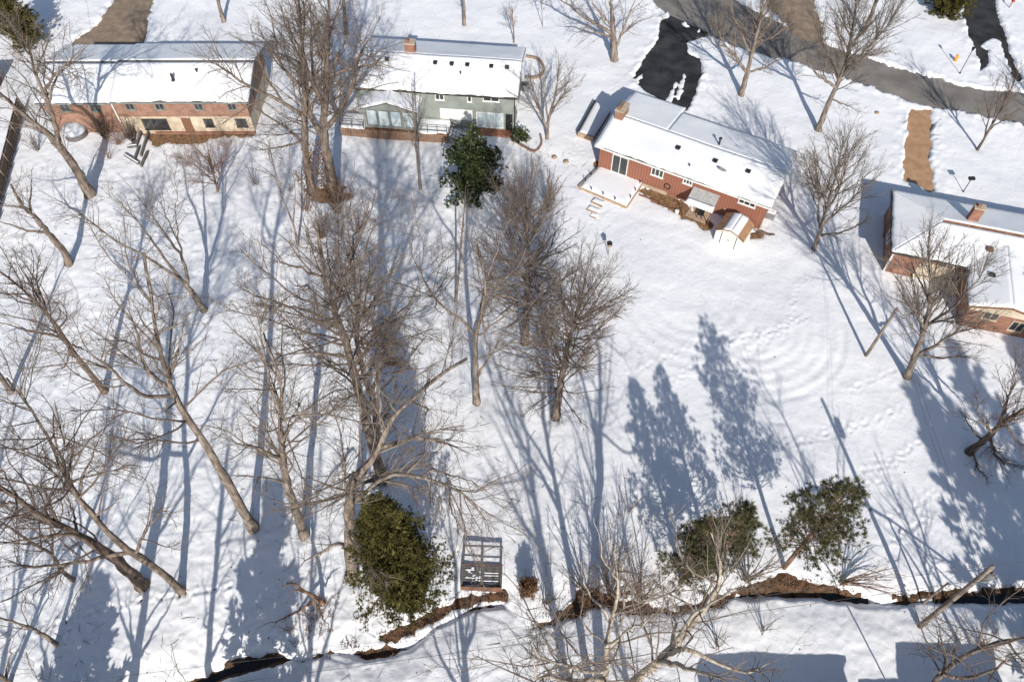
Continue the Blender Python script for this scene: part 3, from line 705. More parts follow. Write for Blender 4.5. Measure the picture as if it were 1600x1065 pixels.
    # air conditioner by the east wall
    ac = empty('air_conditioner', (HOUSE3[0], HOUSE3[1], 0), H3_ROT); tag(ac, 'grey air conditioning unit against the shaded end wall of the ranch house', 'air conditioner')
    block('casing', (18.4, 2.2, -.1), (19.3, 3.1, .8), M['metal'], ac)
    MB().disc((18.85, 2.65, .802), .36, .36, .03, 16).build('fan_grille', M['dark_metal'], ac)
    snow_slab(ac, [(18.42, 2.22, .84), (19.28, 2.22, .84), (19.28, 3.08, .84), (18.42, 3.08, .84)], .06, .12, 45, 'snow_cap', edge=.1)
    # planter chest, pots
    pc = empty('garden_chair', (HOUSE3[0], HOUSE3[1], 0), H3_ROT); tag(pc, 'dark patio chair under the grey awning', 'chair')
    for sx in (0, .5):
        for sy in (0, .5): MB().box((12.3 + sx, -1.2 + sy, .12), (12.35 + sx, -1.15 + sy, .55)).build('leg', M['dark_metal'], pc)
    block('seat', (12.28, -1.22, .552), (12.87, -.63, .60), M['dark_metal'], pc); block('backrest', (12.28, -.66, .602), (12.87, -.61, 1.05), M['dark_metal'], pc)
    pt2 = empty('flower_pot', (HOUSE3[0], HOUSE3[1], 0), H3_ROT); tag(pt2, 'white flower pot on the bed edge left of the awning', 'pot')
    MB().tube([(10.3, -1.55, 0), (10.3, -1.55, .38)], [.16, .24], 12).build('pot', M['white'], pt2); MB().tube([(10.3, -1.55, .36), (10.3, -1.55, .40)], [.22, .14], 12).build('snow_cap', M['roof_snow'], pt2)
    # logs at the east end
    lg = tag(empty('fallen_log', (HOUSE3[0], HOUSE3[1], 0), H3_ROT), 'dark log edging lying in the snow at the ranch house corner', 'log')
    m = MB(); m.tube([(18.3, -.1, .1), (18.9, .1, .14), (19.5, .05, .12), (20.1, .35, .14)], [.1, .14, .12, .07], 7); m.build('trunk', M['bark_dark'], lg)
    # bird feeder on a post
    x, y = (9.45, 51.15)
    bf = tag(empty('bird_feeder', (x, y, 0)), 'bird feeder with dark roof on a post in the open yard', 'bird feeder')
    MB().tube([(0, 0, -.2), (0, 0, 1.35)], .04, 7).build('post', M['timber'], bf)
    block('tray', (-.2, -.2, 1.35), (.2, .2, 1.4), M['timber'], bf); block('house', (-.14, -.14, 1.402), (.14, .14, 1.62), M['tan_timber'], bf)
    MB().prism([(-.26, -.24, 1.62), (.26, -.24, 1.62), (0, -.24, 1.82)], (0, .48, 0)).build('roof', M['dark_metal'], bf)
ranch_extras()

# ------------------------------------------------------------------ long brick house, upper left
def brick_house():
    h = empty('brick_house', (HOUSE1[0], HOUSE1[1], 0)); tag(h, 'long two storey brick house with cream lower floor and snowy roof', 'house')
    W, D, EZ, RZ, RY, i, XS = 22.9, 10.4, 4.6, 6.05, 5.2, .5, 8.1
    sl = (RZ - EZ) / RY
    w = MB()
    w.box((i, i, 2.3), (W - i, D - i, EZ + i * sl - .2))
    for x in (i, W - i - .2): w.prism([(x, i, EZ + i * sl - .21), (x, D - i, EZ + i * sl - .21), (x, RY, RZ - .2)], (.2, 0, 0))
    w.build('wall', M['brick'], h)
    block('lower_wall', (XS, i + .04, -.7), (W - i - .04, D - i - .04, 2.298), M['cream'], h)
    block('lower_wall', (i + .04, i + .02, -.7), (XS - .002, D - i - .04, 2.298), M['brick'], h)
    block('plinth', (XS + 3.2, i - .16, -.5), (W - i + .05, i + .038, .28), M['brick_old'], h)
    q = lambda x0, x1, dz: ([(x0, 0, EZ + dz), (x1, 0, EZ + dz), (x1, RY, RZ + dz), (x0, RY, RZ + dz)], [(x1, D, EZ + dz), (x0, D, EZ + dz), (x0, RY, RZ + dz), (x1, RY, RZ + dz)])
    for k, (x0, x1, dz) in enumerate(((0, XS, -.14), (XS + .003, W, .0))):
        a, b = q(x0, x1, dz)
        slab(a).build('roof', M['shingle'], h); slab(b).build('roof', M['shingle'], h)
        sa = [(p[0], min(p[1], RY - .22), p[2] - (.22 * sl if p[1] > 1 else 0) + .004) for p in a]
        snow_slab(h, sa, .17, .3, 50 + k); snow_slab(h, [(p[0], p[1] + (.05 if abs(p[1] - RY) < .1 else 0), p[2] + .004 - (.05 * sl if abs(p[1] - RY) < .1 else 0)) for p in b], .15, .3, 60 + k)
        MB().prism([(x0, RY - .28, RZ + dz - .28 * sl + .01), (x0, RY, RZ + dz + .05), (x0, RY + .2, RZ + dz - .2 * sl + .01)], (x1 - x0 - .01, 0, 0)).build('ridge_cap', M['shingle'], h)
    block('gutter', (0, -.1, EZ - .28), (XS - .01, -.004, EZ - .15), M['soffit'], h); block('gutter', (XS + .01, -.1, EZ - .14), (W, -.004, EZ - .01), M['soffit'], h)
    MB().prism([(W + .004, 0, EZ - .2), (W + .004, RY, RZ - .2), (W + .004, D, EZ - .2), (W + .004, D, EZ + .02), (W + .004, RY, RZ + .02), (W + .004, 0, EZ + .02)], (.05, 0, 0)).build('rake_board', M['soffit'], h)
    block('downpipe', (XS - .15, i - .16, -.3), (XS - .02, i - .03, EZ - .2), M['white'], h)
    for x in (XS + 1.2, XS + 4.4, XS + 8.6, XS + 12.2): window(h, x, x + 1.0, 3.25, 4.1, i, mull=1, trim='soffit')
    for x in (2.2, 5.4): window(h, x, x + 1.1, 3.0, 4.1, i, mull=1, trim='soffit')
    window(h, XS + 2.2, XS + 5.0, .55, 2.0, i + .04, mull=2, trim='trim_dark', name='picture_window')
    block('door', (XS + 6.6, i - .02, .1), (XS + 7.6, i + .037, 2.1), M['brown_timber'], h)
    window(h, XS + 9.0, XS + 10.0, .9, 2.0, i + .04, mull=1, trim='trim_dark'); window(h, XS + 12.5, XS + 13.7, .9, 2.0, i + .04, mull=1, trim='trim_dark')
    window(h, 3.2, 4.4, 3.2, 4.3, W - i, 'E', mull=1, trim='soffit')
    m = MB(); x, y = 14.6, 2.6; z = EZ + y * sl
    m.tube([(x, y, z - .1), (x, y, z + .9), (x, y + .05, z + 1.0)], [.13, .13, .02], 8); m.disc((x, y, z + .0), .3, .18, .22, 10); m.build('flue_pipe', M['dark_metal'], h)
    pipe(h, 17.0, 3.6, EZ + 3.6 * sl, .45, .08, mat='dark_metal')
brick_house()

def brick_house_garden():
    x, y = (-48.44, 68.83)
    t = tag(empty('covered_hot_tub', (x, y, 0)), 'round frosted cover in the shade behind the long brick house', 'hot tub')
    MB().tube([(0, 0, -.2), (0, 0, .75)], [1.25, 1.25], 24).build('tub', M['grey_timber'], t)
    m = MB(); m.tube([(0, 0, .752), (0, 0, .9), (0, 0, 1.25), (0, 0, 1.5), (0, 0, 1.58)], [1.32, 1.32, 1.05, .6, .1], 24); m.build('cover', M['cover'], t, smooth=True)
    # terraces of old sleepers
    labs = ['dark sleeper edging beside the frosted tub', 'sleeper of the garden terrace nearest the picture window', 'second sleeper of the snowy terrace under the picture window', 'third sleeper of the snowy terrace right of the tub', 'short cross sleeper between the terrace steps', 'lowest front sleeper of the snowy terrace', 'inner sleeper of the lower terrace step', 'outer right sleeper of the lower terrace step']
    pts = [[(-43.0, 68.51), (-41.54, 67.35)], [(-42.19, 70.24), (-41.66, 67.03)], [(-41.39, 70.45), (-41.19, 66.62)], [(-40.55, 70.02), (-40.24, 65.17)], [(-42.18, 66.62), (-41.11, 66.82)], [(-42.11, 65.38), (-40.19, 63.96)], [(-40.84, 66.62), (-40.77, 64.57)], [(-39.8, 63.56), (-39.71, 65.79)]]
    for (a, b), lab in zip(pts, labs):
        a = Vector((*a, 0)); b = Vector((*b, 0)); d = (b - a).normalized(); n = Vector((-d.y, d.x, 0)) * .11
        s = tag(empty('sleeper', tuple(a)), lab, 'sleeper', 'terrace sleepers')
        b = b - a; a = Vector((0, 0, 0))
        MB().prism([tuple(a - n), tuple(b - n), tuple(b + n), tuple(a + n)], (0, 0, .42)).build('beam', M['grey_timber'], s)
        snow_slab(s, [tuple(a - n * .9 + Vector((0, 0, .424))), tuple(b - n * .9 + Vector((0, 0, .424))), tuple(b + n * .5 + Vector((0, 0, .424))), tuple(a + n * .5 + Vector((0, 0, .424)))], .05, .1, 3, 'snow_cap', edge=.05) if lab.startswith('lowest') or lab.startswith('short') else None
brick_house_garden()

# ------------------------------------------------------------------ plank fence at the left edge
def fence():
    pts = [(-55.91, 73.13), (-51.74, 52.67)]
    a, b = Vector((*pts[0], 0)), Vector((*pts[1], 0)); L = (b - a).length; d = (b - a).normalized()
    f = tag(empty('plank_fence', tuple(a), math.atan2(d.y, d.x)), 'dark brown plank fence running down the left edge', 'fence')
    pl = MB().box((0, -.012, 0), (.285, .012, 1)).mesh('plank'); pl.materials.append(M['bark_dark'])
    rng = random.Random(3); x = 0
    while x < L:
        o = link('plank', pl, None, f, (x, (.014 if int(x / .3) % 2 else 0), -.2)); o.scale = (1, 1, 2.0 + rng.uniform(-.03, .03)); x += .3
    for z in (.35, 1.45): block('rail', (0, .03, z), (L, .08, z + .1), M['timber'], f)
    x = 0
    while x < L: block('post', (x, .082, -.3), (x + .1, .18, 1.95), M['timber'], f); x += 2.4
fence()
def far_left():
    x, y = (-59.5, 75.66)
    c = tag(empty('garden_cabin', (x - 1.8, y - .3, 0), R(4)), 'dark brown cabin corner cut by the left edge near the brick house', 'cabin')
    block('wall', (-3, -2, -.3), (1.2, 3, 2.4), M['brown_timber'], c)
    s = [(-3.3, -2.3, 2.42), (1.5, -2.3, 2.42), (1.5, .5, 3.3), (-3.3, .5, 3.3)]; n = [(1.5, 3.3, 2.42), (-3.3, 3.3, 2.42), (-3.3, .5, 3.3), (1.5, .5, 3.3)]
    for k, q in enumerate((s, n)):
        slab(q, .1).build('roof', M['brown_timber'], c)
    snow_slab(c, [(p[0], p[1], p[2] + .004) for p in n], .1, .3, 8)
    block('door', (-.5, -2.05, 0), (.4, -2.003, 2.0), M['trim_dark'], c); window(c, -2.4, -1.2, .9, 1.8, -2.0, mull=1)
far_left()

# ------------------------------------------------------------------ grey-green house with sunroom
def green_house():
    h = empty('sunroom_house', (HOUSE2[0], HOUSE2[1], 0), H2_ROT); tag(h, 'grey green sided house with glazed sunroom and snowy roof', 'house')
    W, D, EZ, RZ, RY, i = 18.2, 9.0, 5.0, 6.4, 4.5, .4
    sl = (RZ - EZ) / RY
    w = MB(); w.box((i, i, -.6), (W - i, D - i, EZ + i * sl - .2))
    for x in (i, W - i - .2): w.prism([(x, i, EZ + i * sl - .21), (x, D - i, EZ + i * sl - .21), (x, RY, RZ - .2)], (.2, 0, 0))
    w.build('wall', M['green_siding'], h)
    s = [(0, 0, EZ), (W, 0, EZ), (W, RY, RZ), (0, RY, RZ)]; n = [(W, D, EZ), (0, D, EZ), (0, RY, RZ), (W, RY, RZ)]
    slab(s).build('roof', M['shingle'], h); slab(n).build('roof', M['shingle'], h)
    snow_slab(h, [(p[0], p[1], p[2] + .004) for p in s], .16, .3, 70, join='n'); snow_slab(h, [(p[0], p[1], p[2] + .004) for p in n], .16, .3, 70, join='n')
    block('gutter', (0, -.1, EZ - .14), (W, -.004, EZ - .01), M['trim_dark'], h)
    for xx in (-.05, W + .004): MB().prism([(xx, 0, EZ - .2), (xx, RY, RZ - .2), (xx, D, EZ - .2), (xx, D, EZ + .02), (xx, RY, RZ + .02), (xx, 0, EZ + .02)], (.046, 0, 0)).build('rake_board', M['soffit'], h)
    chimney(h, 5.4, 6.5, RY + .1, RY + .95, 5.6, RZ + 1.1, 'brick_old')
    for x in (3.6, 8.9, 10.7, 12.4, 15.0, 16.7):
        y = 3.45; vent(h, x, y, EZ + y * sl + .1, .19, h=.25)
    pipe(h, 11.8, 2.3, EZ + 2.3 * sl, .4, .06, mat='dark_metal')
    # openings, right part
    window(h, 9.2, 10.2, 3.85, 4.6, i, mull=1); window(h, 12.7, 13.2, 3.85, 4.6, i, mull=0); window(h, 14.4, 16.2, 4.1, 4.65, i, mull=1)
    window(h, 13.6, 16.6, .55, 2.6, i, mull=2, glass='pale_glass', name='patio_door', sill=False)
    d = block('door', (16.85, i - .05, .4), (17.6, i - .003, 2.55), M['dark_metal'], h); MB().tube([(17.5, i - .1, 1.4), (17.5, i - .05, 1.4)], .04, 6).build('handle', M['white'], d)
    block('step', (13.4, i - 1.0, -.4), (17.7, i - .004, .38), M['brick_old'], h); 
    block('panel', (9.6, i - .03, 1.35), (13.2, i - .003, 2.75), M['white'], h)
    block('downpipe', (W - i + .004, i - .1, -.3), (W - i + .1, i, EZ - .1), M['dark_metal'], h)
    window(h, 3, 4.2, 1.2, 2.4, W - i, 'E', mull=1); window(h, 1.2, 2.4, 3.2, 4.4, W - i, 'E', mull=1)
    # sunroom
    sr = MB(); x0, x1, y0, ez, rz = 1.55, 7.35, -1.75, 4.0, 4.95; xm = (x0 + x1) / 2
    sr.prism([(x0, y0, 1.25), (x1, y0, 1.25), (x1, y0, ez - .06), (xm, y0, rz - .14), (x0, y0, ez - .06)], (0, -y0 + i + .2, 0)); sr.build('sunroom_wall', M['green_siding'], h)
    o = .35
    sll = (rz - ez) / (xm - x0)
    for k, q in enumerate(([(x0 - o, 1.5, ez - o * sll), (x0 - o, y0 - o, ez - o * sll), (xm, y0 - o, rz), (xm, 1.5, rz)], [(x1 + o, y0 - o, ez - o * sll), (x1 + o, 1.5, ez - o * sll), (xm, 1.5, rz), (xm, y0 - o, rz)])):
        slab(q, .12).build('sunroom_roof', M['shingle'], h); snow_slab(h, [(p[0], p[1], p[2] + .004) for p in q], .13, .3, 80, edge=.2, join='n' if True else '')
    for k in range(4): window(h, x0 + .3 + k * 1.33, x0 + 1.55 + k * 1.33, 1.55, 3.65, y0, mull=0, trim='soffit', glass='pale_glass', sill=False, name='sunroom_window')
    for k in range(2): window(h, y0 + .2 + k * .95, y0 + 1.05 + k * .95, 1.75, 3.6, x1, 'E', mull=0, trim='soffit', glass='pale_glass', sill=False, name='sunroom_window')
    # upper deck with skirt and railing
    dx0, dx1, dy = -1.2, 10.8, -2.15
    block('deck_floor', (dx0, dy, 1.05), (dx1, i - .02, 1.24), M['brown_timber'], h)
    x = dx0; k = 0
    pm = MB().box((0, -.03, 0), (.285, 0, 1)).mesh('skirt_board'); pm.materials.append(M['bark_red'])
    while x < dx1 - .1:
        oo = link('skirt_board', pm, None, h, (x, dy - .004 - .012 * (k % 2), -.35)); oo.scale = (1, 1, 1.58); x += .3; k += 1
    snow_slab(h, [(dx0, dy, 1.245), (x0 - .02, dy, 1.245), (x0 - .02, i - .05, 1.245), (dx0, i - .05, 1.245)], .14, .25, 90, 'deck_snow', edge=.2)
    snow_slab(h, [(x1 + .02, dy, 1.245), (dx1, dy, 1.245), (dx1, i - .05, 1.245), (x1 + .02, i - .05, 1.245)], .14, .25, 91, 'deck_snow', edge=.2)
    def rail(a, b, z0=1.24, z1=1.24):
        a = Vector((*a, z0)); b = Vector((*b, z1)); L = (b - a).length; n = max(2, int(L / .95))
        for t in range(n + 1):
            p = a.lerp(b, t / n); MB().box((p.x - .04, p.y - .04, p.z), (p.x + .04, p.y + .04, p.z + 1.0)).build('rail_post', M['grey_timber'], h)
        for hh in (.45, .98):
            MB().tube([a + Vector((0, 0, hh)), b + Vector((0, 0, hh))], .035, 6).build('hand_rail', M['grey_timber'], h)
    rail((dx0 + .05, dy + .06), (x0 - .1, dy + .06)); rail((dx0 + .05, dy + .06), (dx0 + .05, -.2)); rail((x1 + .15, dy + .06), (dx1 - .1, dy + .06))
    # stairs to the right
    for k in range(7):
        block('stair_tread', (dx1 + .004 + k * .36, dy + .1, .98 - k * .19), (dx1 + .33 + k * .36, dy + 1.5, 1.04 - k * .19), M['grey_timber'], h)
        snow_slab(h, [(dx1 + .01 + k * .36, dy + .12, 1.044 - k * .19), (dx1 + .32 + k * .36, dy + .12, 1.044 - k * .19), (dx1 + .32 + k * .36, dy + 1.48, 1.044 - k * .19), (dx1 + .01 + k * .36, dy + 1.48, 1.044 - k * .19)], .05, .12, k, 'stair_snow', edge=.06)
    rail((dx1 + .1, dy + .05), (dx1 + 2.6, dy + .05), 1.1, -.25); rail((dx1 + .1, dy + 1.55), (dx1 + 2.6, dy + 1.55), 1.1, -.25)
green_house()

def garden_walls():
    def curved(name, pts, label, hh, mat, cat, n=26, wd=.26):
        P = [Vector((*p, 0)) for p in pts]
        # Catmull-Rom, then separate stones laid along it
        def cr(t):
            k = min(int(t), len(P) - 2); f = t - k
            p0, p1, p2, p3 = P[max(k - 1, 0)], P[k], P[k + 1], P[min(k + 2, len(P) - 1)]
            return .5 * ((2 * p1) + (p2 - p0) * f + (2 * p0 - 5 * p1 + 4 * p2 - p3) * f * f + (3 * p1 - p0 - 3 * p2 + p3) * f ** 3)
        t0 = empty(name, tuple(P[0])); tag(t0, label, cat)
        ub = unit_box(); me = ub.copy(); me.materials.clear(); me.materials.append(M[mat])
        rng = random.Random(len(label))
        L = (len(P) - 1)
        for k in range(n):
            a = cr(L * k / n); b = cr(L * (k + .93) / n); m_ = (a + b) / 2 - P[0]; d = b - a
            for c in range(max(1, int(hh / .2))):
                o = link('stone', me, None, t0, (m_.x + rng.uniform(-.02, .02), m_.y + rng.uniform(-.02, .02), .05 + c * .19 + rng.uniform(-.015, .015)), (0, 0, math.atan2(d.y, d.x) + rng.uniform(-.06, .06))); o.scale = (d.length, wd * rng.uniform(.85, 1.15), .185)
    curved('garden_wall', [(1.72, 83.0), (3.11, 82.49), (3.78, 80.97), (3.59, 79.49), (2.66, 78.88), (1.6, 79.0)], 'curved stone planter wall at the right end of the grey green house', .6, 'stone', 'garden wall', 24)
    curved('garden_edging', [(-0.07, 68.09), (1.06, 66.93), (2.24, 65.99), (2.95, 66.41), (3.25, 67.45), (3.14, 68.72)], 'low curved brick edging round the bush below the grey green house', .4, 'brick_old', 'edging', 26, .2)
    x, y = (5.8, 64.06)
    for (u, v), lab in (((5.82, 64.36), 'small reddish urn in the snow below the edging'), ((4.59, 65.07), 'dark rock in the snow below the edging'), ((41.56, 72.45), 'lone brown stone in the snow beside the tan driveway')):
        m = MB(); m.tube([(0, 0, -.1), (0, 0, .05), (.02, 0, .2), (0, .02, .28)], [.3, .34, .24, .05], 7); o = m.build('rock', M['stone'], None, (u, v, .08), smooth=True); tag(o, lab, 'rock')
    x, y = (4.51, 76.83)
    c = tag(empty('condenser_unit', (x - 3.0, y, 0), R(-6)), 'dark outdoor unit against the end wall of the grey green house', 'air conditioner')
    block('casing', (-.4, -.4, -.1), (.4, .4, .75), M['metal'], c); MB().disc((0, 0, .752), .33, .33, .03, 14).build('fan_grille', M['dark_metal'], c)
garden_walls()

# ------------------------------------------------------------------ brick hip-roof house, right edge
def hip_house():
    h = empty('hip_roof_house', (HOUSE4[0], HOUSE4[1], 0), H4_ROT); tag(h, 'brick house with snowy hip roof and rear gable wing at the right edge', 'house')
    W, D, EZ, RZ, i = 24.0, 8.5, 3.2, 4.4, .4
    RY = D / 2; WX0, WX1, WY = 6.6, 13.2, -4.7; WM_ = (WX0 + WX1) / 2
    w = MB(); w.box((i, i, -.6), (W, D - i, EZ - .02)); w.build('wall', M['brick_old'], h)
    w = MB(); wsl = .82 / (WM_ - WX0)
    w.prism([(WX0 + i, WY + .3, -.6), (WX1 - i, WY + .3, -.6), (WX1 - i, WY + .3, EZ + i * wsl - .2), (WM_, WY + .3, EZ + .82 - .2), (WX0 + i, WY + .3, EZ + i * wsl - .2)], (0, -WY + i - .31, 0)); w.build('wing_wall', M['brick_old'], h)
    MB().prism([(WX0 + i, WY + .26, 2.55), (WX1 - i, WY + .26, 2.55), (WX1 - i, WY + .26, EZ + i * wsl - .2), (WM_, WY + .26, EZ + .82 - .2), (WX0 + i, WY + .26, EZ + i * wsl - .2)], (0, .038, 0)).build('gable_panel', M['cream'], h)
    hip = [(0, D, EZ), (0, 0, EZ), (RY, RY, RZ)]
    so = [(0, 0, EZ), (W, 0, EZ), (W, RY, RZ), (RY, RY, RZ)]; no = [(W, D, EZ), (0, D, EZ), (RY, RY, RZ), (W, RY, RZ)]
    for q in (hip, so, no): slab(q).build('roof', M['shingle'], h)
    up = lambda q, dz=.004: [(a, b, c + dz) for a, b, c in q]
    snow_slab(h, up([hip[0], hip[1], (RY, RY - .01, RZ), (RY, RY + .01, RZ)]), .15, .28, 102, ripple=.014, join='ewn')
    sl = (RZ - EZ) / RY
    snow_slab(h, up([so[0], so[1], (W, RY - .25, RZ - .25 * sl), (RY - .2, RY - .25, RZ - .25 * sl)]), .15, .3, 102, join='w'); snow_slab(h, up(no), .15, .3, 102, join='en')
    MB().prism([(RY, RY - .3, RZ - .3 * sl + .01), (RY, RY, RZ + .06), (RY, RY + .12, RZ - .02)], (W - RY, 0, 0)).build('ridge_cap', M['brown_timber'], h)
    wr = EZ + .82
    a = [(WX0, RY * .72, EZ + .003), (WX0, WY, EZ + .003), (WM_, WY, wr), (WM_, RY * .72, wr)]; b = [(WX1, WY, EZ + .003), (WX1, RY * .72, EZ + .003), (WM_, RY * .72, wr), (WM_, WY, wr)]
    for k, q in enumerate((a, b)): slab(q).build('wing_roof', M['shingle'], h); snow_slab(h, up(q), .17, .3, 110, join='n')
    MB().prism([(WX0, WY - .05, EZ - .2), (WM_, WY - .05, wr - .2), (WX1, WY - .05, EZ - .2), (WX1, WY - .05, EZ + .02), (WM_, WY - .05, wr + .02), (WX0, WY - .05, EZ + .02)], (0, .045, 0)).build('rake_board', M['brown_timber'], h)
    block('gutter', (0, -.1, EZ - .14), (WX0 - .05, -.004, EZ - .01), M['trim_dark'], h); block('gutter', (-.1, 0, EZ - .14), (-.004, D, EZ - .01), M['trim_dark'], h)
    chimney(h, 6.4, 7.3, RY + .6, RY + 1.25, 3.7, RZ + 1.5, 'brick_old')
    vent(h, 8.4, 2.0, EZ + 2.0 * sl + .1, .22, 'brown_timber'); vent(h, 8.5, -1.1, EZ + .52, .2)
    pipe(h, 11.5, -.6, 3.65, .5, .07, mat='dark_metal'); pipe(h, 11.6, .3, 3.65, .35, .09, mat='dark_metal')
    block('corner_board', (i - .08, i - .06, -.4), (i + .08, i - .003, EZ - .03), M['white'], h)
    block('patio_door', (3.0, i - .05, 0), (5.6, i - .003, 2.3), M['cream'], h); window(h, 4.6, 5.9, 1.6, 2.7, i, mull=1, trim='cream')
    block('patio', (.6, -2.6, -.3), (6.0, i - .06, .06), M['concrete'], h)
    window(h, WX0 + 1.7, WX0 + 3.0, 1.75, 2.75, WY + .255, mull=1, trim='cream'); window(h, WX0 + 4.3, WX0 + 5.5, .9, 2.2, WY + .3, mull=1, trim='cream')
    window(h, 3.0, 4.4, 1.1, 2.3, i, 'W', mull=1); block('front_porch', (5, D - i + .003, -.3), (8, D + 1.4, .12), M['concrete'], h)
hip_house()

# ------------------------------------------------------------------ platform by the creek, bench
def platform():
    c = [(-3.75, 18.28), (-0.81, 18.19)]
    a = Vector((*c[0], 0)); b = Vector((*c[1], 0)); d = (b - a).normalized(); W = (b - a).length; D, D1, Z = 3.1, 1.6, .62
    t = tag(empty('timber_platform', (a.x, a.y, 0), math.atan2(d.y, d.x)), 'half decked timber platform with open joists above the creek bank', 'platform')
    pl = MB().box((0, 0, 0), (1, .18, .045)).mesh('floor_plank'); pl.materials.append(M['grey_timber'])
    k = 0
    while k * .2 < D1 - .1:
        o = link('floor_plank', pl, None, t, (.06, .05 + k * .2, Z - .22 + .004 * (k % 2))); o.scale = (W - .12, 1, 1); k += 1
    rng = random.Random(2)
    for k in range(7):
        y = .1 + k * .2; x0 = W * .55 if k % 3 else W * .08; x1 = W * .92 if k % 3 else W * rng.uniform(.3, .5)
        snow_slab(t, [(x0, y, Z - .168), (x1, y, Z - .168), (x1, y + .09, Z - .168), (x0, y + .09, Z - .168)], .035, .07, k, 'snow_streak', edge=.04)
    for k in range(22):
        x = rng.uniform(.1, .46) * W; y = rng.uniform(.15, 1.45); s = rng.uniform(.05, .14)
        snow_slab(t, [(x, y, Z - .168), (x + s * 1.5, y, Z - .168), (x + s * 1.5, y + s, Z - .168), (x, y + s, Z - .168)], .05, .06, k, 'snow_clump', edge=.05)
    fp = MB().box((0, -.045, 0), (1, 0, .235)).mesh('front_plank'); fp.materials.append(M['brown_timber'])
    for k in range(5):
        o = link('front_plank', fp, None, t, (-.04, -.004 - .006 * (k % 2), -.45 + k * .24)); o.scale = (W + .08, 1, 1)
    for x in (0, W / 2 - .05, W - .1):
        block('joist', (x, .002, Z - .16), (x + .1, D - .002, Z + .03), M['grey_timber'], t)
        for y in (.3, D - .3): block('post', (x + .005, y, -.5), (x + .095, y + .1, Z - .163), M['grey_timber'], t)
    block('rear_beam', (-.03, D, Z - .16), (W + .03, D + .1, Z + .035), M['grey_timber'], t)
    block('cross_bar', (-.03, D1 + .02, Z + .034), (W + .12, D1 + .1, Z + .09), M['brown_timber'], t)
    for x in (-.045, W + .002): block('side_board', (x, .004, -.3), (x + .043, D1 + .01, Z + .05), M['grey_timber'], t)
platform()
x, y = (-10.51, 38.05)
bn = tag(empty('garden_bench', (x, y, 0), R(-8)), 'small reddish bench in the snow among the tree trunks', 'bench')
for k in range(4): block('seat_slat', (-.75, -.22 + k * .125, .46), (.75, -.115 + k * .125, .50), M['brown_timber'], bn)
for k in range(3): block('back_slat', (-.75, .30, .62 + k * .13), (.75, .33, .72 + k * .13), M['brown_timber'], bn)
for sx in (-.65, .6):
    for sy in (-.2, .25): block('leg', (sx, sy, -.15), (sx + .06, sy + .05, .458 if sy < 0 else 1.0), M['brown_timber'], bn)

# ------------------------------------------------------------------ poles, wires, lamps
def upole(name, label, base, top, r0, r1, trans=None, arm=None):
    t = tag(empty(name, (base[0], base[1], 0)), label, 'utility pole', 'utility poles')
    d = Vector(top) - Vector((base[0], base[1], 0))
    n = 7; MB().tube([tuple(d * (k / n) - Vector((0, 0, .4 if k == 0 else 0))) for k in range(n + 1)], [r0 + (r1 - r0) * k / n for k in range(n + 1)], 12).build('shaft', M['bark_tan'] if name == 'utility_pole' else M['timber'], t, smooth=True)
    p = d * .985
    if arm: MB().box((p.x - arm, p.y - .06, p.z - .5), (p.x + arm, p.y + .06, p.z - .36)).build('crossarm', M['timber'], t)
    for s in ((-1, 0, 1) if arm else (0,)):
        MB().tube([(p.x + s * (arm or 0) * .9, p.y, p.z - (.36 if s else -.05)), (p.x + s * (arm or 0) * .9, p.y, p.z - (.12 if s else -.3))], [.06, .04], 8).build('insulator', M['metal'], t)
    if trans:
        q = d * trans; tm = MB(); tm.tube([(q.x + .45, q.y, q.z - .55), (q.x + .45, q.y, q.z + .45), (q.x + .45, q.y, q.z + .52)], [.27, .27, .2], 14); tb = tm.build('transformer', M['metal'], t, smooth=False)
        MB().tube([(q.x + .35, q.y, q.z + .5), (q.x + .35, q.y, q.z + .75)], .05, 6).build('bushing', M['dark_metal'], tb); MB().box((q.x + .05, q.y - .05, q.z - .1), (q.x + .3, q.y + .05, q.z + .1)).build('bracket', M['dark_metal'], tb)
    return t
b1 = (31.64, 39.07)
upole('utility_pole', 'short utility pole on the snow between the two right-hand yards', b1, (b1[0] - .1, b1[1] - .1, 7.2), .15, .11)
b2 = (29.46, 15.6)
upole('utility_pole', 'tall utility pole with a transformer, leaning over the creek at lower right', b2, (b2[0] - .6, b2[1] + .3, 11.9), .2, .14, .86)
b3 = (b2[0] + .9, b2[1] + 1.7)
t = tag(empty('guy_stub', (b3[0], b3[1], 0)), 'thin stub pole leaning beside the tall pole over the creek', 'pole'); MB().tube([(0, 0, -1.2), (-.2, .1, 4.2)], [.09, .07], 8).build('shaft', M['timber'], t)
def wire(label, a, b, sag, r=.011):
    a = Vector(a); b = Vector(b); n = 24
    pts = [a.lerp(b, k / n) - Vector((0, 0, sag * 4 * (k / n) * (1 - k / n))) for k in range(n + 1)]
    o = MB().tube([tuple(p) for p in pts], r, 4, False).build('overhead_wire', M['cable'], None); tag(o, label, 'wire', 'overhead wires')
p2 = (b2[0] - .6, b2[1] + .3)
wire('upper overhead wire running left from the tall pole along the creek', (p2[0], p2[1], 12.2), (-60, 5.5, 12.0), 1.2)
wire('lower overhead wire running left from the tall pole along the creek', (p2[0], p2[1] - .1, 9.6), (-60, 4.6, 9.4), 1.0, .016)
wire('overhead wire running right from the tall pole', (p2[0], p2[1], 12.2), (75, 22, 12.5), .8)
wire('service wire from the tall pole to the short pole', (p2[0], p2[1], 11.0), (b1[0] - .1, b1[1] - .1, 7.2), .5)
wire('second service wire from the tall pole to the short pole', (p2[0], p2[1], 10.4), (b1[0] - .1, b1[1] - .1, 6.9), .6)
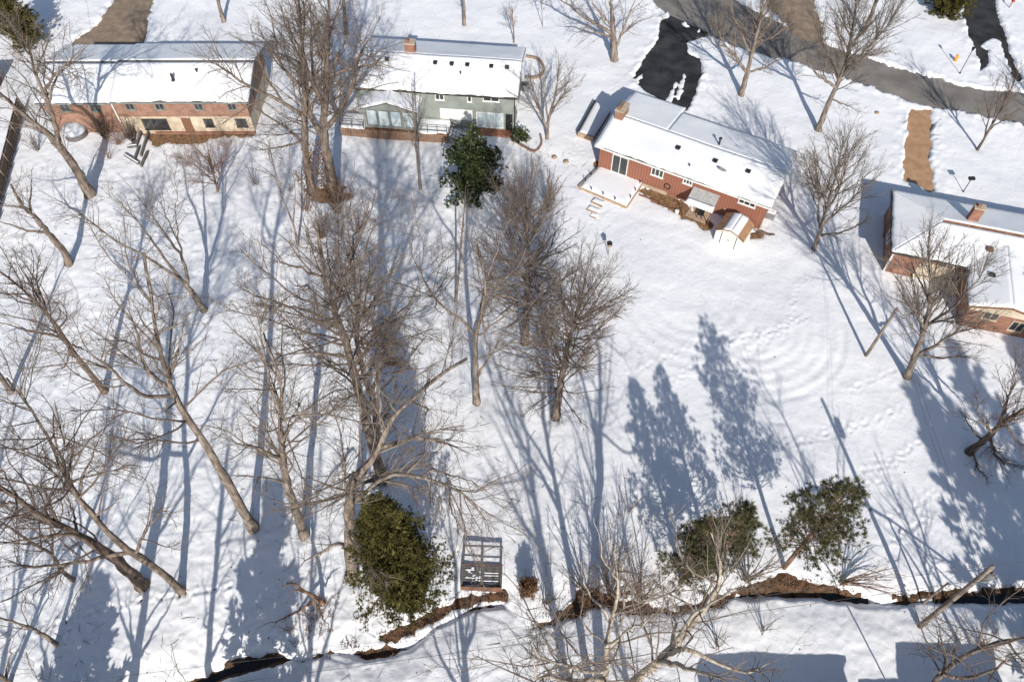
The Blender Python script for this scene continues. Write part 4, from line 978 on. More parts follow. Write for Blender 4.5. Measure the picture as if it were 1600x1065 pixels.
wire('service wire from the short pole to the hip roofed brick house', (b1[0] - .1, b1[1] - .1, 7.2), (37.0, 52.0, 4.0), .3)
wire('service wire from the short pole to the red ranch house', (b1[0] - .1, b1[1] - .1, 7.1), (25.6, 56.3, 4.4), .3)
def lamp(base, label, hgt, kind):
    t = tag(empty('lamp_post', (base[0], base[1], 0)), label, 'lamp post', 'yard lamp posts')
    MB().tube([(0, 0, -.1), (0, 0, .25), (0, 0, .3), (0, 0, hgt)], [.09, .09, .045, .04], 8).build('post', M['dark_metal'], t)
    if kind: 
        hd = MB(); hd.box((-.3, -.18, hgt), (.3, .18, hgt + .22)); hd.build('lamp_head', M['dark_metal'], t)
    else:
        hd = MB(); hd.tube([(0, 0, hgt), (0, 0, hgt + .1), (0, 0, hgt + .4), (0, 0, hgt + .5)], [.08, .14, .2, .03], 8); hd.build('lamp_head', M['dark_metal'], t)
lamp((53.46, 79.73), 'dark street lamp post between the two upper right driveways', 3.2, 0)
lamp((47.22, 59.77), 'short dark lamp post in the snow above the hip roofed house', 1.9, 1)
x, y = (53.74, 82.23)
hy = tag(empty('fire_hydrant', (x, y, 0)), 'orange fire hydrant in the snow beside the street lamp', 'hydrant')
MB().tube([(0, 0, -.1), (0, 0, .1), (0, 0, .12), (0, 0, .72)], [.2, .2, .14, .14], 10).build('barrel', M['orange'], hy)
MB().tube([(0, 0, .72), (0, 0, .76), (0, 0, .9), (0, 0, .96)], [.19, .19, .12, .03], 10).build('bonnet', M['orange'], hy)
for s in (-1, 1): MB().tube([(s * .1, 0, .52), (s * .26, 0, .52)], .085, 8).build('nozzle_cap', M['orange'], hy)
x, y = (64.33, 93.34)
mb = tag(empty('mailbox', (x, y, 0)), 'red mailbox on a dark post at the top right corner', 'mailbox')
block('post', (-.05, -.05, -.1), (.05, .05, 1.05), M['timber'], mb); m = MB(); m.prism([(-.14, -.28, 1.05), (.14, -.28, 1.05), (.14, -.28, 1.2), (.08, -.28, 1.3), (-.08, -.28, 1.3), (-.14, -.28, 1.2)], (0, .56, 0)); m.build('box', M['red'], mb)

# ------------------------------------------------------------------ neighbours south of the picture: they throw the shadows along its lower edge
def south_house(x0, x1, y0, y1, ez, rz, label, wing=None):
    h = tag(empty('neighbour_house', (x0, y0, 0)), label, 'house', 'houses south of the creek')
    W, D = x1 - x0, y1 - y0; ry = D / 2; sl = (rz - ez) / ry; i = .4
    w = MB(); w.box((i, i, -.5), (W - i, D - i, ez + i * sl - .2))
    for x in (i, W - i - .2): w.prism([(x, i, ez + i * sl - .21), (x, D - i, ez + i * sl - .21), (x, ry, rz - .2)], (.2, 0, 0))
    w.build('wall', M['brick'], h)
    for k, q in enumerate(([(0, 0, ez), (W, 0, ez), (W, ry, rz), (0, ry, rz)], [(W, D, ez), (0, D, ez), (0, ry, rz), (W, ry, rz)])):
        slab(q).build('roof', M['shingle'], h); snow_slab(h, [(p[0], p[1], p[2] + .004) for p in q], .15, .5, 120 + k)
    for k in range(3):
        x = W * (k + .6) / 3.6; window(h, x, x + 1.3, 1.1, 2.4, D - i, 'N', mull=1); window(h, x, x + 1.3, 1.1, 2.4, i, 'S', mull=1)
    block('door', (W * .45, D - i + .003, 0), (W * .45 + .95, D - i + .05, 2.1), M['brown_timber'], h)
south_house(14.2, 24.4, -3.4, 6.6, 4.4, 7.0, 'brick house below the lower edge, known by its stepped roof shadow')
south_house(24.9, 28.0, -2.0, 5.2, 4.3, 5.6, 'low wing of the brick house below the lower edge')
south_house(28.2, 35.0, -5.0, 7.2, 4.6, 7.2, 'brick house below the lower right corner, known by its long roof shadow')

# ------------------------------------------------------------------ trees
def tube_mesh(P, Rr, S):
    """P (N,K,3), Rr (N,K) -> verts, faces of open tubes"""
    N, K, _ = P.shape
    d = P[:, -1] - P[:, 0]; d /= np.linalg.norm(d, axis=1, keepdims=True) + 1e-9
    ref = np.where(np.abs(d[:, 2:3]) > 0.8, np.array([[1.0, 0, 0]]), np.array([[0, 0, 1.0]]))
    a = np.cross(d, ref); a /= np.linalg.norm(a, axis=1, keepdims=True) + 1e-9
    b = np.cross(d, a)
    an = np.arange(S) * 2 * math.pi / S
    ring = np.cos(an)[None, :, None] * a[:, None, :] + np.sin(an)[None, :, None] * b[:, None, :]
    V = P[:, :, None, :] + Rr[:, :, None, None] * ring[:, None, :, :]
    base = (np.arange(N) * K * S)[:, None, None] + (np.arange(K - 1) * S)[None, :, None]
    j = np.arange(S)[None, None, :]; j2 = (j + 1) % S
    F = np.stack([base + j, base + j2, base + S + j2, base + S + j], -1).reshape(-1, 4)
    return V.reshape(-1, 3), F

def resample(pts, K, rng, jit=0.0):
    pts = np.array(pts, float)
    s = np.concatenate([[0], np.cumsum(np.linalg.norm(np.diff(pts, axis=0), axis=1))])
    q = np.linspace(0, s[-1], K)
    P = np.stack([np.interp(q, s, pts[:, k]) for k in range(3)], -1)
    # soften the corners
    for _ in range(2): P[1:-1] = 0.25 * P[:-2] + 0.5 * P[1:-1] + 0.25 * P[2:]
    if jit: P[1:-1] += rng.normal(0, jit, P[1:-1].shape)
    return P, s[-1]

def spawn(rng, P, Rr, L, dens, t0, t1, ang, angs, lf, lmin, lmax, K, up, curl, rf, rmin, rend=0.35, nmin=1, taper=0.55, agrad=0.0, thin=0.011):
    """children of a set of branches: P (N,K,3), Rr (N,K), L (N)"""
    N, Kp, _ = P.shape
    n = np.maximum(nmin, np.round(dens * L * (t1 - t0) * rng.uniform(.75, 1.25, N)).astype(int))
    idx = np.repeat(np.arange(N), n); M_ = len(idx)
    if M_ == 0: return None
    t = t0 + (t1 - t0) * rng.random(M_) ** 0.85
    f = t * (Kp - 1); k = np.minimum(f.astype(int), Kp - 2); fr = (f - k)[:, None]
    p0 = P[idx, k] * (1 - fr) + P[idx, k + 1] * fr
    tan = P[idx, k + 1] - P[idx, k]; tan /= np.linalg.norm(tan, axis=1, keepdims=True) + 1e-9
    rp = Rr[idx, k] * (1 - fr[:, 0]) + Rr[idx, k + 1] * fr[:, 0]
    rv = rng.normal(size=(M_, 3)); rv -= (rv * tan).sum(1, keepdims=True) * tan; rv /= np.linalg.norm(rv, axis=1, keepdims=True) + 1e-9
    a = np.radians(rng.normal(ang, angs, M_) * (1 - agrad * t))[:, None]
    d = np.cos(a) * tan + np.sin(a) * rv
    ln = np.clip(lf * L[idx] * (1 - taper * t) * rng.uniform(.55, 1.25, M_), lmin, lmax)
    Q = np.zeros((M_, K, 3)); Q[:, 0] = p0
    for s in range(1, K):
        d = d + rng.normal(0, curl, (M_, 3)) + np.array([0, 0, up])
        d /= np.linalg.norm(d, axis=1, keepdims=True) + 1e-9
        Q[:, s] = Q[:, s - 1] + d * (ln / (K - 1))[:, None]
    r0 = np.clip(np.minimum(rp * rf, ln * thin + 0.004), rmin, None)
    RR = r0[:, None] * np.linspace(1, rend, K)[None, :]
    RR = np.maximum(RR, rmin * 0.7)
    return Q, RR, ln

STYLES = {  # b: limbs -> branches, t: branches -> twigs, f: twigs -> fine twigs (density per metre, angle, upward pull); l: length factors; c: wander
    'oak': dict(b=(1.35, 50, .045), t=(2.7, 46, .045), f=(5.6, 45, .03), l=(.50, .44, .50), c=.17, g=.25, tp=.5),
    'vase': dict(b=(3.0, 34, .035), t=(2.9, 30, .03), f=(5.4, 32, .02), l=(.50, .46, .5), c=.07, g=.3, tp=.5),
    'pin': dict(b=(8.5, 84, .085), t=(3.0, 40, .055), f=(5.6, 38, .05), l=(.46, .42, .48), c=.10, g=.74, tp=.05),
    'syc': dict(b=(1.0, 50, .03), t=(1.9, 48, .03), f=(3.4, 45, .02), l=(.42, .44, .50), c=.19, g=.25, tp=.5),
    'far': dict(b=(1.1, 50, .05), t=(1.8, 46, .05), f=(1.4, 45, .03), l=(.50, .44, .60), c=.15, g=.25, tp=.5),
    'pole': dict(b=(1.6, 45, .14), t=(2.4, 45, .10), f=(3.5, 45, .08), l=(.22, .4, .5), c=.13, g=.2, tp=.5),
    'round': dict(b=(7.0, 42, .08), t=(5.0, 38, .06), f=(6.5, 38, .05), l=(.6, .5, .5), c=.1, g=.2, tp=.5),
    'low': dict(b=(1.2, 60, .0), t=(2.0, 50, .0), f=(3.0, 45, .0), l=(.35, .4, .45), c=.15, g=0, tp=.5),
}
def bare_tree(spec, seed):
    name, label, group, bark, r0, style, mul, trunk, limbs = spec
    rng = np.random.default_rng(seed)
    st = STYLES[style]
    base = np.array(trunk[0], float)
    root = tag(empty(name, (base[0], base[1], 0)), label, 'tree', group)
    org = np.array([base[0], base[1], 0.0])
    K = 22
    P, L = resample(np.array(trunk) - org, K, rng, 0.03 * min(1, r0 * 2))
    s = np.linspace(0, 1, K)
    end = .025
    for lm in limbs:        # a trunk that ends in a fork stays stout to the fork
        l0 = np.array(lm[0]) - org
        if np.linalg.norm(P - l0, axis=1).argmin() > K * .8 and np.linalg.norm(np.array(lm[-1]) - np.array(lm[0])) > .5 * L: end = .62 * r0
    rt = end + (r0 - end) * (1 - s) ** 0.92
    ht = P[:, 2]
    rt = rt * (1 + 0.32 * np.exp(-np.clip(ht, 0, 9) / 0.3))
    V, F = tube_mesh(P[None], rt[None], 10)
    V += 0.035 * r0 / .4 * rng.normal(size=V.shape)
    link('trunk', mesh_from('trunk', V, [F], True), M['bark_' + bark], root)
    mains = [(P[int(K * .22):], rt[int(K * .22):], L * .78)] if style != 'low' else [(P[8:], rt[8:], L * .6)]
    known = [(P, rt)]
    for lm in limbs:
        Q, l = resample(np.array(lm) - org, 16, rng, 0.035)
        best = min(((np.linalg.norm(q_ - Q[0], axis=1).min(), r_[int(np.linalg.norm(q_ - Q[0], axis=1).argmin())]) for q_, r_ in known), key=lambda c: c[0])
        rl = max(min(best[1] * .78, .05 + l * .017), .04)
        if l > 3:       # boughs wander
            w_ = np.linspace(0, 1, 16)[:, None]; ph = rng.random(3) * 6.28
            Q = Q + .012 * l * w_ * np.sin(w_ * 13 + ph[None, :])
        RQ = np.maximum(rl * (1 - np.linspace(0, 1, 16)) ** .9, .016)
        V, F = tube_mesh(Q[None], RQ[None], 7)
        link('limb', mesh_from('limb', V, [F], True), M['bark_' + bark], root)
        mains.append((Q, RQ, l)); known.append((Q, RQ))
    # crown: branches, twigs, fine twigs
    parts = []
    Kp = 14
    MP = np.stack([np.stack([np.interp(np.linspace(0, 1, Kp), np.linspace(0, 1, len(q)), q[:, c]) for c in range(3)], -1) for q, _, _ in mains])
    MR = np.stack([np.interp(np.linspace(0, 1, Kp), np.linspace(0, 1, len(r)), r) for _, r, _ in mains])
    ML = np.array([l for _, _, l in mains])
    bd, ba, bu = st['b']; td, ta, tu = st['t']; fd, fa, fu = st['f']; lb, lt, lf = st['l']
    m = mul
    hgt = max(p[2] for p in trunk)
    sc = max(.35, min(1, hgt / 14))
    lbm = 7.0 * sc if style not in ('round', 'pin') else (2.6 if style == 'round' else 5.6)
    B = spawn(rng, MP, MR, ML, bd * m ** .5, .02 if style == 'pin' else .15, 1.0, ba, 13, lb, .5 * sc, lbm, 7, bu, st['c'], .62, .013, agrad=st['g'], taper=st['tp'])
    parts.append((B[0], B[1], 5))
    Tw = spawn(rng, B[0], B[1], B[2], td, .12, 1.0, ta, 13, lt, .35 * sc, 2.6 * sc, 3, tu, st['c'], .6, .0078)
    parts.append((Tw[0], Tw[1], 3))
    Fi = spawn(rng, Tw[0], Tw[1], Tw[2], fd * m ** .35, .1, 1.0, fa, 14, lf, .22 * sc, 1.15 * sc, 2, fu, .1, .6, .0056)
    parts.append((Fi[0], Fi[1], 3))
    # short spurs straight off the limbs keep the outline ragged
    Sp = spawn(rng, MP, MR, ML, 1.3, .1, 1.0, 60, 16, .06, .25, 1.0, 4, .05, .15, .35, .009)
    parts.append((Sp[0], Sp[1], 3))
    Vs, Fs, o = [], [], 0
    for q, r, S in parts:
        V, F = tube_mesh(q, r, S); Vs.append(V); Fs.append(F + o); o += len(V)
    link('crown', mesh_from('crown', np.concatenate(Vs), Fs, True), M['twig_' + ('tan' if bark == 'pale' else bark)], root)
    return root, o

TREES = [
    ('bare_tree', 'bare tree fanning into five thin leaders left of the yards, slim dark foot', 'bare trees in the wooded back yards', 'grey', 0.324, 'oak', 1.7, [(-28.67, 44.19, -0.15), (-28.81, 44.19, 1.74), (-29.06, 44.19, 3.41), (-29.13, 44.19, 4.22)], [[(-29.13, 44.19, 4.2), (-29.55, 43.9, 5.71), (-30.62, 43.61, 7.98), (-31.77, 43.33, 9.9), (-32.41, 43.04, 11.66), (-33.24, 42.76, 13.85), (-34.23, 42.47, 15.66), (-34.82, 42.19, 17.58)], [(-29.2, 44.14, 4.46), (-29.83, 44.42, 6.55), (-30.26, 44.71, 8.13), (-30.48, 44.99, 9.33), (-30.9, 45.28, 10.8), (-31.55, 45.56, 12.0), (-32.64, 45.85, 13.08), (-33.12, 46.14, 14.21)], [(-29.08, 44.19, 3.58), (-28.37, 44.19, 5.63), (-28.06, 44.19, 7.98), (-28.42, 44.19, 9.11), (-28.59, 44.19, 11.12), (-28.9, 44.19, 12.53), (-29.11, 44.19, 13.95), (-29.2, 44.19, 15.13), (-29.74, 44.19, 17.17)], [(-28.06, 44.19, 7.98), (-28.06, 44.79, 9.16), (-28.5, 45.39, 10.46), (-28.91, 45.99, 11.79), (-29.11, 46.59, 13.36), (-29.45, 47.19, 14.4)], [(-28.06, 44.79, 9.16), (-26.7, 43.79, 12.94), (-25.46, 42.79, 15.75), (-23.89, 41.79, 19.39)]]),
    ('bare_tree', 'thick brown bare tree with a low limb, at the left edge below the brick fence', 'bare trees in the wooded back yards', 'brown', 0.378, 'oak', 1.9, [(-43.22, 49.99, -0.15), (-42.74, 49.99, 2.23), (-43.14, 49.99, 3.92), (-43.23, 49.99, 6.14), (-43.64, 49.99, 7.28), (-43.72, 49.99, 9.03), (-43.37, 49.99, 10.55)], [[(-43.16, 49.99, 4.48), (-44.73, 49.74, 4.97), (-45.36, 49.49, 5.74), (-46.06, 49.24, 6.75), (-46.95, 48.99, 7.58)], [(-43.66, 49.99, 7.62), (-45.34, 50.66, 7.26), (-46.98, 51.32, 6.51), (-49.19, 51.99, 6.17)], [(-43.54, 49.99, 7.01), (-43.47, 50.99, 7.65), (-43.26, 51.99, 8.65), (-43.06, 52.99, 9.65)]]),
    ('bare_tree', 'massive bare tree before the long brick house, trunk crossing its roof corner', 'bare trees in the wooded back yards', 'brown', 0.558, 'oak', 1.9, [(-44.08, 59.4, -0.15), (-43.92, 59.4, 3.29), (-44.0, 59.4, 5.88), (-44.64, 59.4, 8.18), (-45.34, 59.4, 9.48), (-46.08, 59.4, 11.33), (-46.6, 59.4, 12.89), (-47.44, 59.4, 14.53)], [[(-44.21, 59.4, 6.61), (-43.37, 59.68, 9.25), (-43.41, 59.97, 10.88), (-43.15, 60.25, 12.45), (-43.1, 60.54, 14.17), (-42.81, 60.82, 16.21), (-43.13, 61.11, 17.98), (-43.39, 61.4, 19.67)], [(-43.41, 59.97, 10.88), (-42.16, 60.72, 12.87), (-41.86, 61.47, 13.29), (-39.83, 62.22, 14.39), (-39.21, 62.97, 14.74)], [(-43.15, 60.25, 12.45), (-41.56, 59.75, 13.93), (-39.64, 59.25, 15.69), (-36.58, 58.75, 17.63), (-34.66, 58.25, 19.43)], [(-43.1, 60.54, 14.17), (-41.45, 60.87, 16.11), (-39.93, 61.2, 18.1), (-38.69, 61.54, 20.0)]]),
    ('bare_tree', 'dark leaning bare tree left of the long straight trunk, many limbs off the frame', 'bare trees in the wooded back yards', 'dark', 0.27, 'oak', 1.9, [(-35.27, 35.32, -0.15), (-35.23, 35.32, 3.47), (-35.31, 35.32, 5.29), (-35.02, 35.32, 8.34), (-34.72, 35.32, 11.32), (-35.02, 35.32, 12.64), (-35.17, 35.32, 14.36), (-35.71, 35.32, 16.27), (-36.37, 35.32, 17.48)], [[(-35.02, 35.32, 8.27), (-36.39, 35.07, 9.11), (-37.37, 34.82, 10.29), (-38.19, 34.57, 11.12), (-38.79, 34.32, 12.01)], [(-34.77, 35.32, 11.53), (-34.59, 35.82, 13.29), (-34.61, 36.32, 14.16), (-34.01, 36.82, 15.35), (-32.96, 37.32, 16.9)], [(-35.1, 35.32, 7.44), (-33.25, 34.32, 8.12), (-32.07, 33.32, 8.97)], [(-35.02, 35.32, 12.64), (-36.21, 35.66, 13.13), (-37.67, 35.99, 13.09), (-38.8, 36.32, 12.97)], [(-35.17, 35.32, 6.69), (-36.02, 34.32, 5.39), (-36.19, 33.32, 6.47)]]),
    ('bare_tree', 'small bare trunk at the left edge, halfway down, crown outside the picture', 'bare trees in the wooded back yards', 'brown', 0.243, 'oak', 1.0, [(-43.49, 35.32, -0.15), (-43.05, 35.32, 2.58), (-42.39, 35.32, 6.66), (-41.71, 35.32, 10.51)], []),
    ('bare_tree', 'tallest straight bare trunk of the left wood, bent side limb at mid height', 'bare trees in the wooded back yards', 'tan', 0.396, 'oak', 0.55, [(-20.09, 23.01, -0.15), (-20.06, 23.28, 4.96), (-19.91, 23.55, 9.45), (-19.95, 23.82, 14.04), (-20.33, 24.1, 15.85), (-20.5, 24.37, 17.77), (-20.27, 24.64, 19.13), (-19.99, 24.91, 21.02), (-19.38, 25.19, 23.91), (-19.08, 25.46, 25.64), (-18.69, 25.73, 27.09), (-18.36, 26.01, 28.66)], [[(-20.49, 24.35, 17.65), (-21.41, 23.92, 17.91), (-21.59, 23.5, 18.99), (-21.35, 23.07, 20.88), (-21.28, 22.64, 22.48), (-21.12, 22.21, 24.56), (-20.82, 21.78, 26.62), (-20.23, 21.35, 29.3)], [(-20.42, 24.46, 18.24), (-21.06, 24.8, 18.53), (-21.62, 25.13, 19.0), (-21.67, 25.46, 20.0), (-21.19, 25.8, 21.92), (-21.25, 26.13, 23.82), (-21.27, 26.46, 25.03)], [(-20.32, 24.58, 18.84), (-19.77, 25.58, 19.82), (-19.23, 26.58, 21.01), (-18.81, 27.58, 22.16)], [(-19.85, 24.98, 21.68), (-19.55, 24.64, 23.71), (-19.31, 24.31, 25.87), (-18.74, 23.98, 27.88)], [(-19.38, 25.19, 23.91), (-18.01, 24.52, 26.41), (-16.68, 23.85, 28.53), (-15.62, 23.19, 30.52)]]),
    ('bare_tree', 'bare tree with a swollen knot and forked top, beside the tallest straight trunk', 'bare trees in the wooded back yards', 'tan', 0.36, 'oak', 1.0, [(-16.08, 22.44, -0.15), (-15.64, 22.74, 6.19), (-15.29, 23.04, 10.51), (-14.99, 23.34, 11.97), (-14.7, 23.64, 13.88), (-14.13, 23.94, 16.76), (-13.64, 24.24, 18.21), (-13.38, 24.54, 19.51), (-13.68, 24.84, 20.61), (-13.97, 25.14, 21.28), (-13.86, 25.44, 22.61)], [[(-14.1, 23.96, 16.86), (-14.28, 24.13, 18.17), (-14.07, 24.29, 20.3), (-13.81, 24.46, 21.69), (-13.56, 24.63, 23.74), (-13.32, 24.79, 25.79), (-13.0, 24.96, 27.67)], [(-15.1, 23.23, 11.44), (-15.55, 22.73, 13.44), (-15.74, 22.23, 14.94), (-16.31, 21.73, 16.72), (-16.5, 21.23, 18.83)], [(-15.06, 23.27, 11.64), (-13.98, 24.27, 11.9), (-13.29, 25.27, 11.82)], [(-14.79, 23.54, 13.27), (-12.74, 22.54, 17.97), (-11.23, 21.54, 20.81)], [(-15.14, 23.19, 11.24), (-16.04, 24.19, 12.05), (-17.19, 25.19, 12.41)]]),
    ('bare_tree', 'crooked bare tree with a long drooping right limb, foot beside the big cedar', 'bare trees in the wooded back yards', 'tan', 0.45, 'oak', 1.0, [(-11.99, 19.24, -0.15), (-11.28, 19.46, 5.43), (-10.61, 19.67, 10.05), (-10.38, 19.89, 11.3), (-9.84, 20.1, 14.56), (-9.2, 20.31, 15.61), (-8.27, 20.53, 16.36), (-7.63, 20.74, 17.33), (-7.3, 20.96, 19.33), (-6.99, 21.17, 19.97), (-6.21, 21.39, 21.01), (-5.18, 21.6, 22.34), (-4.05, 21.81, 23.47), (-3.28, 22.03, 24.12), (-2.29, 22.24, 24.81)], [[(-10.36, 19.89, 11.38), (-8.89, 19.59, 14.39), (-7.71, 19.29, 16.56), (-6.67, 18.99, 17.88), (-5.34, 18.69, 18.75), (-4.32, 18.39, 18.98), (-3.32, 18.09, 19.14), (-2.67, 17.79, 18.15), (-1.99, 17.49, 17.19), (-1.63, 17.19, 16.09), (-1.15, 16.89, 14.63)], [(-4.83, 18.54, 18.87), (-4.0, 17.87, 21.3), (-3.3, 17.21, 21.87), (-2.4, 16.54, 22.47), (-1.47, 15.87, 23.47), (-0.69, 15.21, 23.71), (-0.15, 14.54, 24.22)], [(-3.35, 18.1, 19.14), (-3.28, 16.77, 19.3), (-2.88, 15.43, 20.12), (-2.46, 14.1, 21.38)], [(-4.71, 18.51, 18.89), (-4.24, 17.84, 17.35), (-4.38, 17.17, 16.13), (-4.21, 16.51, 15.91)], [(-7.55, 20.8, 17.86), (-6.68, 21.2, 17.57), (-5.78, 21.6, 17.52), (-4.54, 22.0, 16.53), (-3.56, 22.4, 14.77), (-2.78, 22.8, 13.03)], [(-11.24, 19.47, 5.74), (-11.93, 19.22, 7.03), (-12.83, 18.97, 6.01), (-14.38, 18.72, 4.95), (-15.31, 18.47, 3.43)], [(-7.3, 20.96, 19.33), (-7.44, 21.96, 19.59), (-7.41, 22.96, 20.51), (-7.5, 23.96, 21.61)]]),
    ('bare_tree', 'big twin-leader bare tree in the middle of the wood, dense brown crown', 'bare trees in the wooded back yards', 'brown', 0.45, 'oak', 0.95, [(-10.54, 27.06, -0.15), (-10.31, 27.06, 3.45), (-10.37, 27.06, 5.78), (-10.29, 27.06, 8.84), (-10.22, 27.06, 11.9), (-10.15, 27.06, 14.46), (-10.08, 27.06, 16.38), (-10.02, 27.06, 18.19), (-10.05, 27.06, 20.48), (-10.16, 27.06, 22.12), (-10.21, 27.06, 23.95), (-10.17, 27.06, 25.77), (-9.92, 27.06, 27.72), (-9.6, 27.06, 29.61)], [[(-10.33, 27.06, 3.21), (-10.12, 27.36, 6.03), (-9.55, 27.66, 10.88), (-9.63, 27.96, 12.35), (-9.8, 28.26, 14.3), (-9.92, 28.56, 16.42), (-9.89, 28.86, 18.8), (-9.34, 29.16, 20.94), (-9.28, 29.46, 22.91), (-9.27, 29.76, 24.69), (-9.18, 30.06, 26.46)], [(-9.87, 28.43, 15.53), (-8.77, 28.1, 18.29), (-8.1, 27.77, 19.7), (-7.01, 27.43, 21.06), (-5.86, 27.1, 22.73), (-5.19, 26.77, 24.15), (-4.27, 26.43, 25.61)], [(-10.04, 27.06, 17.64), (-11.02, 26.81, 18.56), (-12.25, 26.56, 18.86), (-13.34, 26.31, 19.5), (-13.94, 26.06, 20.13)], [(-10.08, 27.06, 20.92), (-11.49, 27.56, 21.58), (-12.93, 28.06, 21.67), (-14.27, 28.56, 21.33), (-15.02, 29.06, 21.0)], [(-10.18, 27.06, 25.51), (-11.03, 26.56, 26.83), (-11.64, 26.06, 27.82), (-11.91, 25.56, 29.21), (-11.76, 25.06, 30.63)], [(-9.34, 29.16, 20.94), (-8.53, 29.49, 22.17), (-7.85, 29.82, 23.23), (-6.78, 30.16, 24.52)], [(-9.89, 28.86, 18.8), (-7.63, 27.36, 23.05), (-5.92, 25.86, 27.1)], [(-9.98, 27.06, 27.21), (-10.76, 28.06, 27.6), (-11.05, 29.06, 28.47)], [(-9.28, 29.46, 22.91), (-8.28, 29.46, 25.03), (-7.54, 29.46, 27.59)]]),
    ('bare_tree', 'slender light bare tree with a sweeping left limb, standing alone mid-picture', 'bare trees in the wooded back yards', 'tan', 0.288, 'oak', 1.0, [(-3.03, 34.29, -0.15), (-2.95, 34.29, 4.96), (-2.8, 34.29, 10.03), (-2.25, 34.29, 12.29), (-1.95, 34.29, 14.41), (-1.76, 34.29, 16.47), (-2.05, 34.29, 18.34), (-2.28, 34.29, 20.24)], [[(-2.8, 34.29, 10.03), (-3.3, 34.04, 11.68), (-3.78, 33.79, 12.95), (-4.73, 33.54, 14.34), (-5.58, 33.29, 15.89), (-5.89, 33.04, 17.58), (-6.1, 32.79, 20.39), (-6.18, 32.54, 22.51), (-6.53, 32.29, 24.06)], [(-1.76, 34.29, 16.47), (-1.07, 34.96, 18.55), (-0.64, 35.63, 19.71), (0.0, 36.29, 20.53)], [(-1.92, 34.29, 14.76), (-0.49, 33.96, 15.19), (0.63, 33.63, 15.04), (1.56, 33.29, 14.74)], [(-2.24, 34.29, 12.33), (-1.91, 33.29, 10.03), (-1.54, 32.29, 8.94)], [(-2.97, 34.29, 3.9), (-1.89, 34.63, 6.33), (-1.32, 34.96, 7.1), (-0.74, 35.29, 8.89)], [(-2.05, 34.29, 18.34), (-2.78, 35.29, 19.13), (-3.07, 36.29, 19.92), (-2.98, 37.29, 20.7)]]),
    ('bare_tree', 'dense bare oak with a straight trunk, left of the open yard', 'bare trees around the open yard', 'brown', 0.36, 'pin', 1.15, [(1.16, 40.61, -0.15), (1.25, 40.61, 5.23), (1.25, 40.61, 8.65), (1.25, 40.61, 11.8), (1.16, 40.61, 14.7), (1.03, 40.61, 17.06)], []),
    ('bare_tree', 'dense bare oak with a knobbly leaning foot, nearest the open yard', 'bare trees around the open yard', 'brown', 0.36, 'pin', 1.2, [(3.7, 32.91, -0.15), (3.79, 32.91, 3.67), (3.97, 32.91, 7.2), (4.07, 32.91, 9.75), (4.27, 32.91, 12.6), (4.51, 32.91, 14.51), (4.76, 32.91, 16.66)], []),
    ('bare_tree', 'thin bare pole tree between the green magnolia and the light tree', 'bare trees in the wooded back yards', 'brown', 0.135, 'pole', 0.5, [(-5.31, 45.4, -0.15), (-4.96, 45.4, 2.84), (-4.54, 45.4, 6.36), (-4.2, 45.4, 9.6), (-3.84, 45.4, 12.6), (-3.63, 45.4, 14.71)], []),
    ('bare_tree', 'small bare tree on the snow before the glazed sunroom', 'bare trees in the wooded back yards', 'tan', 0.153, 'oak', 0.7, [(-9.62, 60.25, -0.15), (-9.6, 60.25, 2.33), (-9.52, 60.25, 4.47), (-9.5, 60.25, 6.52), (-9.33, 60.25, 8.86), (-9.28, 60.25, 11.09), (-9.17, 60.25, 13.22)], []),
    ('bare_tree', 'huge ivy-footed bare tree between the two upper left houses, right trunk of the pair', 'bare trees in the wooded back yards', 'brown', 0.558, 'oak', 1.4, [(-18.69, 59.58, -0.15), (-18.3, 59.58, 4.81), (-18.26, 59.58, 7.56), (-17.43, 59.58, 10.89), (-16.76, 59.58, 13.71), (-16.31, 59.58, 16.04), (-15.77, 59.58, 18.25), (-15.2, 59.58, 20.63), (-14.72, 59.58, 22.88)], [[(-18.27, 59.58, 7.4), (-18.92, 59.92, 9.13), (-19.35, 60.25, 10.73), (-19.12, 60.58, 13.66), (-18.61, 60.92, 16.72), (-17.76, 61.25, 19.58), (-17.19, 61.58, 21.7)], [(-18.09, 59.58, 8.25), (-15.7, 59.18, 11.28), (-14.37, 58.78, 13.97), (-13.2, 58.38, 17.01), (-12.03, 57.98, 19.01), (-10.87, 57.58, 21.32)], [(-16.93, 59.58, 13.01), (-15.72, 60.58, 15.34), (-14.71, 61.58, 16.91), (-13.5, 62.58, 18.14)], [(-17.43, 59.58, 10.89), (-17.76, 58.58, 15.12), (-18.13, 57.58, 18.98), (-17.92, 56.58, 22.51)], [(-16.31, 59.58, 16.04), (-16.5, 60.08, 18.22), (-16.52, 60.58, 20.59)], [(-16.63, 59.58, 14.38), (-14.96, 60.25, 14.58), (-12.7, 60.92, 14.77), (-10.58, 61.58, 13.62)]]),
